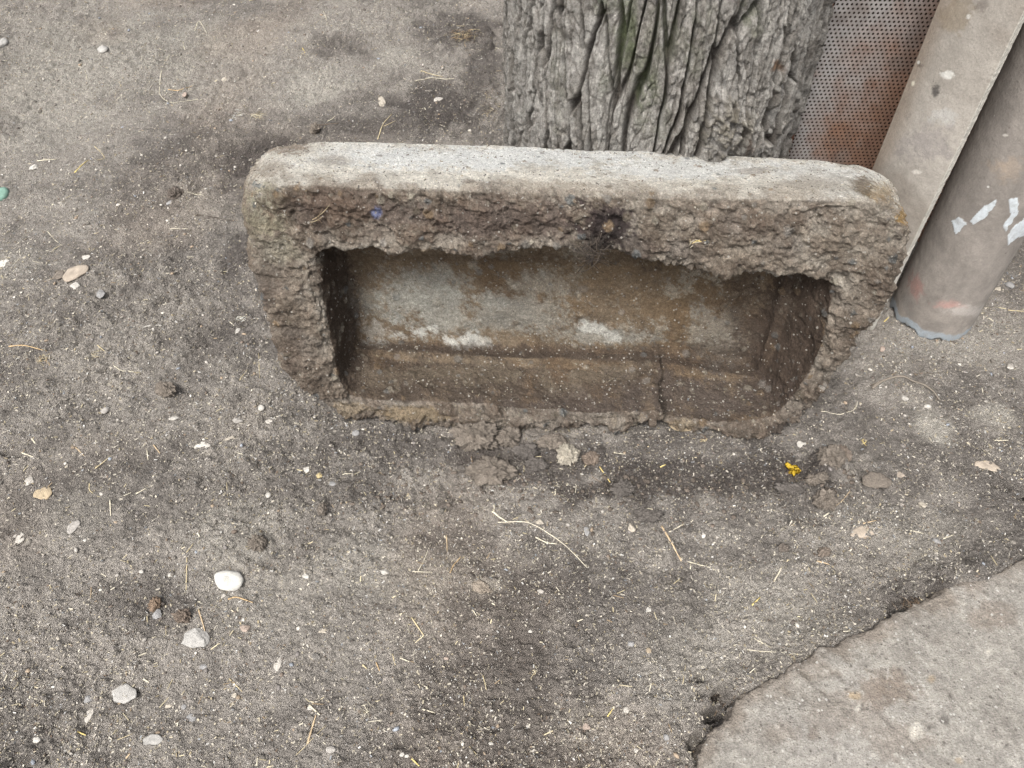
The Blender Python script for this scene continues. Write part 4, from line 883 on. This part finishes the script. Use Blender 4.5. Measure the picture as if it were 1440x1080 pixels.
STRAWS = [
 ([(52, 226), (80, 225)], 1.7, 'pale', 'straw', 'short thick pale straw at the upper left, above a small white pebble'),
 ([(105, 243), (124, 227)], 1.5, 'yellow', 'straw', 'yellow straw slanting up beside the thick pale one'),
 ([(237, 127), (255, 126), (271, 121)], 1.5, 'orange', 'straw', 'orange straw inside the bend of the curved white root'),
 ([(241, 76), (230, 92), (224, 122), (227, 136), (241, 145), (262, 143), (285, 141)], 1.0, 'root', 'root', 'long curved white root bent like a hook at the top left'),
 ([(274, 44), (280, 30), (291, 47)], 1.1, 'pale', 'straw', 'straw bent into a hairpin near the top left'),
 ([(257, 57), (261, 73)], 1.2, 'pale', 'straw', 'short pale straw left below the hairpin straw'),
 ([(133, 206), (147, 222), (136, 226)], .9, 'straw', 'straw', 'sharply kinked straw right of the yellow straw at upper left'),
 ([(351, 2), (373, -3)], 1.3, 'straw', 'straw', 'straw at the very top edge above the trough left end'),
 ([(119, 98), (123, 113)], .9, 'pale', 'straw', 'thin upright pale straw at the upper left'),
 ([(254, 271), (272, 271), (287, 276)], 1.0, 'pale', 'root', 'thin white root right of the dark clod at the trough corner'),
 ([(274, 304), (300, 306), (338, 311)], 1.4, 'dark', 'twig', 'dark twig touching the upper left side of the trough'),
 ([(237, 319), (265, 322)], 1.0, 'pale', 'straw', 'thin pale straw below the dark twig'),
 ([(67, 326), (80, 340), (88, 346)], .8, 'pale', 'straw', 'fine pale straw left, above the cracked crust flakes'),
 ([(13, 488), (38, 487), (65, 493)], 1.7, 'orange', 'straw', 'long arched orange straw by the left edge'),
 ([(137, 485), (148, 494)], 1.2, 'straw', 'straw', 'short straw right of the long arched one'),
 ([(160, 515), (170, 521), (183, 523)], .9, 'pale', 'straw', 'faint straw left of the soil coloured clod'),
 ([(31, 637), (51, 644)], 1.4, 'pale', 'straw', 'pale straw stub by the left edge below the middle'),
 ([(45, 617), (50, 624)], 1.6, 'pale', 'straw', 'very short white straw above the pale stub at the left edge'),
 ([(107, 630), (119, 642)], 1.3, 'wood', 'straw', 'brownish straw right of the pale stub at left'),
 ([(216, 626), (226, 639)], 1.4, 'wood', 'straw', 'brownish straw left of the leaf shaped flake'),
 ([(207, 634), (209, 648)], 1.2, 'pale', 'straw', 'upright pale straw beside the brownish one'),
 ([(135, 661), (155, 641)], 1.2, 'straw', 'straw', 'thin straw slanting up right, in the left middle'),
 ([(155, 704), (156, 726)], 1.5, 'pale', 'straw', 'upright pale straw right of the grey oval flake'),
 ([(191, 695), (206, 687)], 1.5, 'pale', 'straw', 'pointed pale straw in the left middle'),
 ([(126, 680), (126, 689), (131, 694)], 1.1, 'straw', 'straw', 'small bent straw above the upright pale straw'),
 ([(320, 681), (322, 711)], .7, 'straw', 'straw', 'hair thin upright straw below the leaf shaped flake'),
 ([(364, 498), (366, 543)], .7, 'straw', 'straw', 'hair thin straw along the lower left side of the trough'),
 ([(337, 535), (348, 520)], 1.1, 'straw', 'straw', 'tan straw slanting beside the trough left side'),
 ([(181, 521), (190, 524)], 1.1, 'pale', 'straw', 'tiny pale straw left of the long whitish flake'),
 ([(263, 784), (262, 831)], 1.2, 'straw', 'straw', 'long upright straw between the rusty lump and the largest white stone'),
 ([(262, 777), (272, 764)], 1.0, 'straw', 'straw', 'thin straw just above the long upright one'),
 ([(280, 858), (285, 875), (289, 889)], 1.5, 'wood', 'straw', 'split stem standing on top of the rough light grey stone'),
 ([(321, 843), (334, 840), (356, 848)], 1.7, 'orange', 'straw', 'orange forked straw just below the largest white stone'),
 ([(323, 955), (341, 973)], 1.2, 'straw', 'straw', 'straw slanting down right of the dull blue pebble'),
 ([(202, 955), (210, 960)], 1.8, 'pale', 'straw', 'short white stub above right of the wide grey flake'),
 ([(109, 1029), (121, 1034)], 1.5, 'yellow', 'straw', 'short yellowish stub near the lower left corner'),
 ([(178, 1067), (184, 1060)], 1.8, 'wood', 'straw', 'woody stub at the bottom edge at left'),
 ([(165, 1040), (186, 1032)], .8, 'straw', 'straw', 'fine straw left of the thin grey flake at the bottom'),
 ([(482, 668), (495, 667), (507, 663)], 1.0, 'pale', 'straw', 'small arched straw below the left part of the trough'),
 ([(662, 670), (664, 655), (663, 643)], 1.9, 'brown', 'twig', 'short brown twig beside the largest soil clod'),
 ([(692, 720), (702, 728), (713, 735)], 2.2, 'pale', 'straw', 'thick pale stem at the upper end of the long curved root'),
 ([(694, 722), (696, 710)], 1.0, 'pale', 'straw', 'tiny pale stem above the thick pale stem'),
 ([(700, 735), (728, 734), (753, 739), (790, 763), (810, 782), (826, 799)], 1.3, 'root', 'root', 'long curved pale root lying in the foreground below the trough'),
 ([(753, 756), (768, 763), (784, 766)], 1.6, 'pale', 'straw', 'pale blade just under the long curved root'),
 ([(843, 657), (858, 679)], 1.4, 'yellow', 'straw', 'yellow straw under the trough middle'),
 ([(832, 671), (846, 680)], .8, 'brown', 'straw', 'thin brown straw left of the yellow one'),
 ([(806, 655), (818, 633)], .8, 'brown', 'twig', 'thin twig leaning right of the pale fuzzy clod'),
 ([(863, 637), (880, 639)], 1.0, 'pale', 'straw', 'pale straw under the trough lip, right of the clods'),
 ([(628, 753), (629, 778)], 1.2, 'wood', 'straw', 'upright brownish straw left of the long curved root'),
 ([(633, 806), (638, 795), (648, 783)], 1.4, 'orange', 'straw', 'orange brown straw in the middle foreground'),
 ([(588, 803), (598, 785), (607, 765)], .7, 'pale', 'straw', 'long thin straw right of the chalky white pebble'),
 ([(580, 804), (608, 805)], 1.0, 'pale', 'straw', 'level straw beside the long thin one'),
 ([(928, 658), (936, 654)], 1.6, 'yellow', 'straw', 'short yellow straw between the trough and the yellow flower'),
 ([(930, 741), (945, 765), (958, 790)], 2.2, 'wood', 'stick', 'brown stick pointing down right, centre right foreground'),
 ([(967, 790), (985, 795), (1007, 803)], 1.1, 'pale', 'straw', 'thin pale straw starting at the tip of the brown stick'),
 ([(899, 720), (908, 716), (921, 718)], 1.8, 'pale', 'straw', 'pale straw lying on the dark clod at the brown stick'),
 ([(941, 749), (956, 740), (962, 737)], 1.3, 'pale', 'straw', 'pale straw crossing right of the brown stick'),
 ([(1154, 579), (1166, 580), (1180, 584), (1196, 579), (1204, 572), (1205, 565)], 1.0, 'root', 'root', 'thin white curved root by the lower right side of the trough'),
 ([(1162, 716), (1180, 708), (1197, 688)], 1.1, 'wood', 'twig', 'thin bent twig touching the light clod below the flower'),
 ([(1157, 728), (1166, 721)], 1.5, 'pale', 'straw', 'short pale straw under the thin bent twig'),
 ([(1279, 747), (1299, 750)], 1.3, 'pale', 'straw', 'level pale straw left of the slate grey pebble'),
 ([(1326, 758), (1341, 752)], 1.2, 'pale', 'straw', 'pale straw touching the slate grey pebble'),
 ([(1226, 547), (1238, 539), (1262, 533), (1285, 534), (1305, 547), (1320, 564)], 3.4, 'grey', 'bark_strip', 'curved strip of bark half sunk in the soil near the pipe'),
 ([(1398, 620), (1418, 619)], 1.4, 'pale', 'straw', 'pale straw near the right edge above the wood chip'),
 ([(1213, 737), (1232, 732)], 1.4, 'wood', 'straw', 'brownish straw above the large wood chip'),
 ([(1088, 818), (1100, 797)], 1.5, 'pale', 'straw', 'pale straw standing left above the slab'),
 ([(1057, 852), (1069, 840)], 1.4, 'yellow', 'straw', 'yellow straw left of the slab'),
 ([(1148, 790), (1166, 795)], 1.7, 'wood', 'straw', 'blunt woody piece below the large wood chip'),
 ([(1050, 914), (1080, 917), (1130, 921)], .9, 'root', 'root', 'long thin root lying along the slab edge'),
 ([(1060, 898), (1083, 910)], .9, 'pale', 'straw', 'fine straw just above the long root by the slab'),
 ([(579, 869), (596, 894)], 1.7, 'straw', 'straw', 'thick straw pointing down right in the lower middle'),
 ([(433, 1046), (439, 1024), (444, 1005)], 2.0, 'wood', 'stick', 'longer of the two crossed pale sticks at the bottom'),
 ([(435, 992), (450, 1006)], 2.0, 'pale', 'stick', 'shorter of the two crossed pale sticks at the bottom'),
 ([(416, 1062), (436, 1042), (459, 1020)], .6, 'straw', 'straw', 'hair thin straw under the crossed sticks'),
 ([(510, 935), (516, 941)], 1.8, 'straw', 'straw', 'stubby straw in the lower left middle'),
 ([(529, 932), (534, 944)], 1.5, 'orange', 'straw', 'orange stub right of a similar pale stub'),
 ([(552, 920), (556, 936)], 1.1, 'straw', 'straw', 'upright straw right of the orange stub'),
 ([(563, 926), (576, 931)], 1.4, 'pale', 'straw', 'level pale straw in the lower middle'),
 ([(679, 950), (684, 971)], 1.1, 'straw', 'straw', 'upright thin straw in the lower centre'),
 ([(652, 978), (653, 993)], 1.1, 'straw', 'straw', 'second upright straw left below the one in the lower centre'),
 ([(594, 998), (612, 1003)], 1.4, 'pale', 'straw', 'pale straw lying level near the bottom centre'),
 ([(660, 1050), (673, 1064)], 1.1, 'straw', 'straw', 'straw slanting down at the bottom centre'),
 ([(579, 1067), (590, 1078)], 1.5, 'yellow', 'straw', 'yellowish straw cut by the bottom edge'),
 ([(854, 1008), (862, 997)], 1.4, 'yellow', 'straw', 'yellow straw left of the round pale pebble'),
 ([(665, 858), (672, 869)], 1.3, 'pale', 'straw', 'short pale straw below the pale dusty clod'),
 ([(812, 874), (820, 871)], 1.6, 'pale', 'straw', 'stubby pale straw above the slate blue pebble'),
 ([(960, 962), (964, 935)], .7, 'straw', 'straw', 'hair thin straw left of the dark hole by the slab'),
 ([(454, 13), (459, 27), (461, 40)], .9, 'pale', 'straw', 'thin bent straw at the top, left of the trunk'),
 ([(577, 115), (608, 112), (643, 111)], 1.2, 'pale', 'straw', 'long level straw on the damp ground left of the trunk'),
 ([(592, 100), (602, 104), (622, 104)], 1.4, 'straw', 'straw', 'forked straw just above the long level one'),
 ([(531, 196), (538, 176), (551, 160)], 1.3, 'straw', 'straw', 'straw sticking up behind the trough top edge'),
 ([(540, 178), (556, 168)], 1.0, 'straw', 'straw', 'side shoot of straw behind the trough top edge'),
 ([(444, 177), (460, 178), (477, 175)], 1.0, 'brown', 'straw', 'thin brown straw behind the left part of the trough'),
 ([(425, 67), (429, 75)], 1.4, 'yellow', 'straw', 'tiny yellow straw at the top, left of the dark pit'),
 ([(460, 170), (472, 163)], 1.3, 'pale', 'straw', 'small pale straw above the thin brown one'),
 ([(1243, 453), (1250, 446)], 1.4, 'yellow', 'straw', 'small straw between the pipe foot and the trough'),
 ([(1417, 437), (1440, 439)], 1.4, 'straw', 'straw', 'pale tan straw at the right edge below the round pipe'),
]
for i, (pts, r, col, nm, lab) in enumerate(STRAWS):
    P = []
    for a, b in pts:
        x, y, z = ray_surface(a, b); P.append((x, y, z))
    P = smooth_line(P); P[:, 2] = gz(P[:, 0], P[:, 1]); P[:, 2] = np.convolve(np.pad(P[:, 2], 2, 'edge'), np.ones(5)/5, 'valid'); rr_ = r*.00085*(1+.22*P[0, 1])
    P[:, 2] += rr_*.8+.0006
    org = P[0].copy(); P -= org
    me = tubes_me(nm, [tube_np(P, rr_*1.1, rr_*.6, seed=i)], M_STRAW, [SCL[col]]); o = link(nm, me); o.location = org
    tag(o, lab, nm.replace('_', ' '), {'straw': 'straws lying on the soil', 'root': 'thin roots on the soil'}.get(nm))

# ------------------------------------------------------------------ tufts: fluff, dry grass, root tangles, and the yellow flower
def tuft(name, a, b, w, h_, n, ln, r, cols, label, cat, lift=.5, seed=0, pos=None, updir=(0, 0, 1)):
    q = np.random.default_rng(seed)
    if pos is None:
        x, y, z = ray_surface(a, b); sx, sy = pxsize(x, y); org = np.array([x, y, z]); ax = np.array([w*sx/2, h_*sy/2])
        A, B, U = np.array([1, 0, 0]), np.array([0, 1, 0]), np.array([0, 0, 1])
    else: org, A, B, U, ax = pos
    lst, cs = [], []
    for i in range(n):
        o_ = q.normal(size=2)*.45*ax; d = q.normal(size=2); d /= np.linalg.norm(d); L_ = ln*(.4+.9*q.random()); k_ = q.normal()*.8
        pts = []
        for t in np.linspace(0, 1, 6):
            e = o_+L_*((t-.5)*d+k_*((t-.5)**2)*np.array([-d[1], d[0]])); pts.append(A*e[0]+B*e[1]+U*(.001+lift*L_*.35*(q.random()*.3+math.sin(t*3.1))*(i % 3+.3)/3))
        lst.append(tube_np(np.array(pts), r, r*.5, .8, 4, seed=i)); cs.append(SCL[cols[i % len(cols)]]*(.7+.5*q.random()))
    me = tubes_me(name, lst, M_STRAW, cs); o = link(name, me); o.location = org; tag(o, label, cat)
SCL['white'] = lin(205, 205, 200); SCL['black'] = lin(44, 38, 34); SCL['grey'] = lin(120, 112, 102)
tuft('feather_tuft', 337, 161, 24, 14, 60, .012, .0005, ['white', 'white', 'pale'], 'small white fluffy feather tuft behind the trough left corner', 'feather', .5, 1)
tuft('feather_tuft', 339, 446, 24, 14, 70, .011, .0006, ['white', 'white', 'pale'], 'white fluffy feather tuft beside the left side of the trough', 'feather', .5, 2)
tuft('grass_tuft', 362, 163, 14, 8, 22, .035, .0007, ['straw', 'pale'], 'dry straw wisps right of the fluffy feather behind the trough', 'dry grass', .3, 3)
tuft('grass_tuft', 652, 50, 44, 18, 110, .035, .0009, ['straw', 'brown', 'dark', 'orange', 'dark'], 'matted tuft of dry brown grass on the damp ground left of the trunk', 'dry grass', .5, 4)
tuft('grass_tuft', 690, 150, 24, 60, 60, .03, .0008, ['dark', 'brown', 'grey', 'straw'], 'dark dry grass and roots at the left foot of the trunk', 'dry grass', .5, 5)
tuft('root_tangle', 1012, 978, 40, 40, 90, .022, .0008, ['black', 'black', 'dark', 'brown'], 'black root tangle in the hole beside the slab corner', 'roots', .5, 6)
tuft('root_tangle', 1290, 850, 60, 16, 60, .022, .0007, ['black', 'dark', 'brown'], 'dark root tangle in the gap along the middle of the slab edge', 'roots', .5, 7)
tuft('grass_tuft', 130, 500, 30, 14, 18, .016, .0006, ['straw', 'pale'], 'faint wisps of straw right of the long arched straw', 'dry grass', .3, 8)
tuft('grass_tuft', 515, 1000, 20, 18, 14, .018, .0006, ['pale', 'grey'], 'little heap of straw bits right of the crossed sticks', 'dry grass', .3, 9)
tuft('grass_tuft', 755, 945, 30, 20, 24, .016, .0006, ['pale', 'straw'], 'little heap of pale straw bits in the lower centre', 'dry grass', .3, 10)
tuft('grass_tuft', 60, 505, 26, 12, 16, .02, .0006, ['straw', 'orange'], 'wisps of tan straw right under the long arched straw', 'dry grass', .3, 11)
tuft('grass_tuft', 1214, 621, 12, 10, 14, .012, .0007, ['yellow', 'straw'], 'tiny star of yellow straw right of the trough lower corner', 'dry grass', .5, 12)
tuft('grass_tuft', 990, 621, 20, 14, 12, .022, .0009, ['pale', 'straw', 'brown'], 'bits of straw poking out below the right part of the trough lip', 'dry grass', .7, 13)
def onface(a, b, w=-.006):
    u_, v_ = tloc(a, b, w); return O0+E1*u_+EV*v_+EN*w
tuft('root_tangle', 0, 0, 0, 0, 46, .055, .0009, ['dark', 'black', 'black', 'dark'], 'dark rootlets hanging from the muddy upper rim of the trough over the hollow', 'roots', .9, 14, pos=(onface(832, 352, -.012), E1, EV, -EN, np.array([.016, .026])))
tuft('grass_tuft', 0, 0, 0, 0, 12, .018, .0008, ['straw', 'pale', 'yellow'], 'short straw bits stuck on the upper front rim, right of the hanging rootlets', 'dry grass', .4, 15, pos=(onface(982, 340, -.010), E1, EV, -EN, np.array([.02, .008])))
tuft('grass_tuft', 0, 0, 0, 0, 5, .05, .0007, ['brown', 'straw'], 'thin straws stuck on the upper front rim near the blue paint spot', 'dry grass', .4, 16, pos=(onface(450, 308, -.012), E1, EV, -EN, np.array([.014, .02])))
fl_o = empty('yellow_flower', (0, 0, 0)); x, y, z = ray_surface(1114, 662); fl_o.location = (x, y, z+.002)
tag(fl_o, 'crumpled yellow flower head lying on the wet mud below the trough right end', 'flower')
M_PETAL = mat('yellow_petal', lin(214, 184, 62), .6, fine=((200, .15),))
q = np.random.default_rng(5)
for i in range(9):
    bm = bmesh.new(); n1_, n2_ = 7, 5; g_ = [[None]*n2_ for _ in range(n1_)]; W_, L_ = .0055+.003*q.random(), .013+.006*q.random(); cv, tw = q.normal()*.5, q.normal()*.4
    for sgn in (1,):
        for a in range(n1_):
            for b in range(n2_):
                t, s_ = a/(n1_-1), b/(n2_-1)-.5
                g_[a][b] = bm.verts.new((t*L_, s_*W_*math.sin(.35+t*2.5)*1.6, .006*math.sin(t*3)*(.5+cv)+.004*abs(s_)*2+.0015*math.sin(a*2+b*3+i)+t*s_*tw*.01))
    for a in range(n1_-1):
        for b in range(n2_-1): bm.faces.new((g_[a][b], g_[a+1][b], g_[a+1][b+1], g_[a][b+1]))
    bmesh.ops.solidify(bm, geom=bm.faces[:], thickness=.0006)
    for f in bm.faces: f.smooth = True
    o = link('petal', bm_me('petal', bm, M_PETAL), fl_o); o.rotation_euler = (q.normal()*.2, q.normal()*.2-.1, i*.7+q.normal()*.2); o.location = (q.normal()*.006, q.normal()*.006, .001+.0006*i)
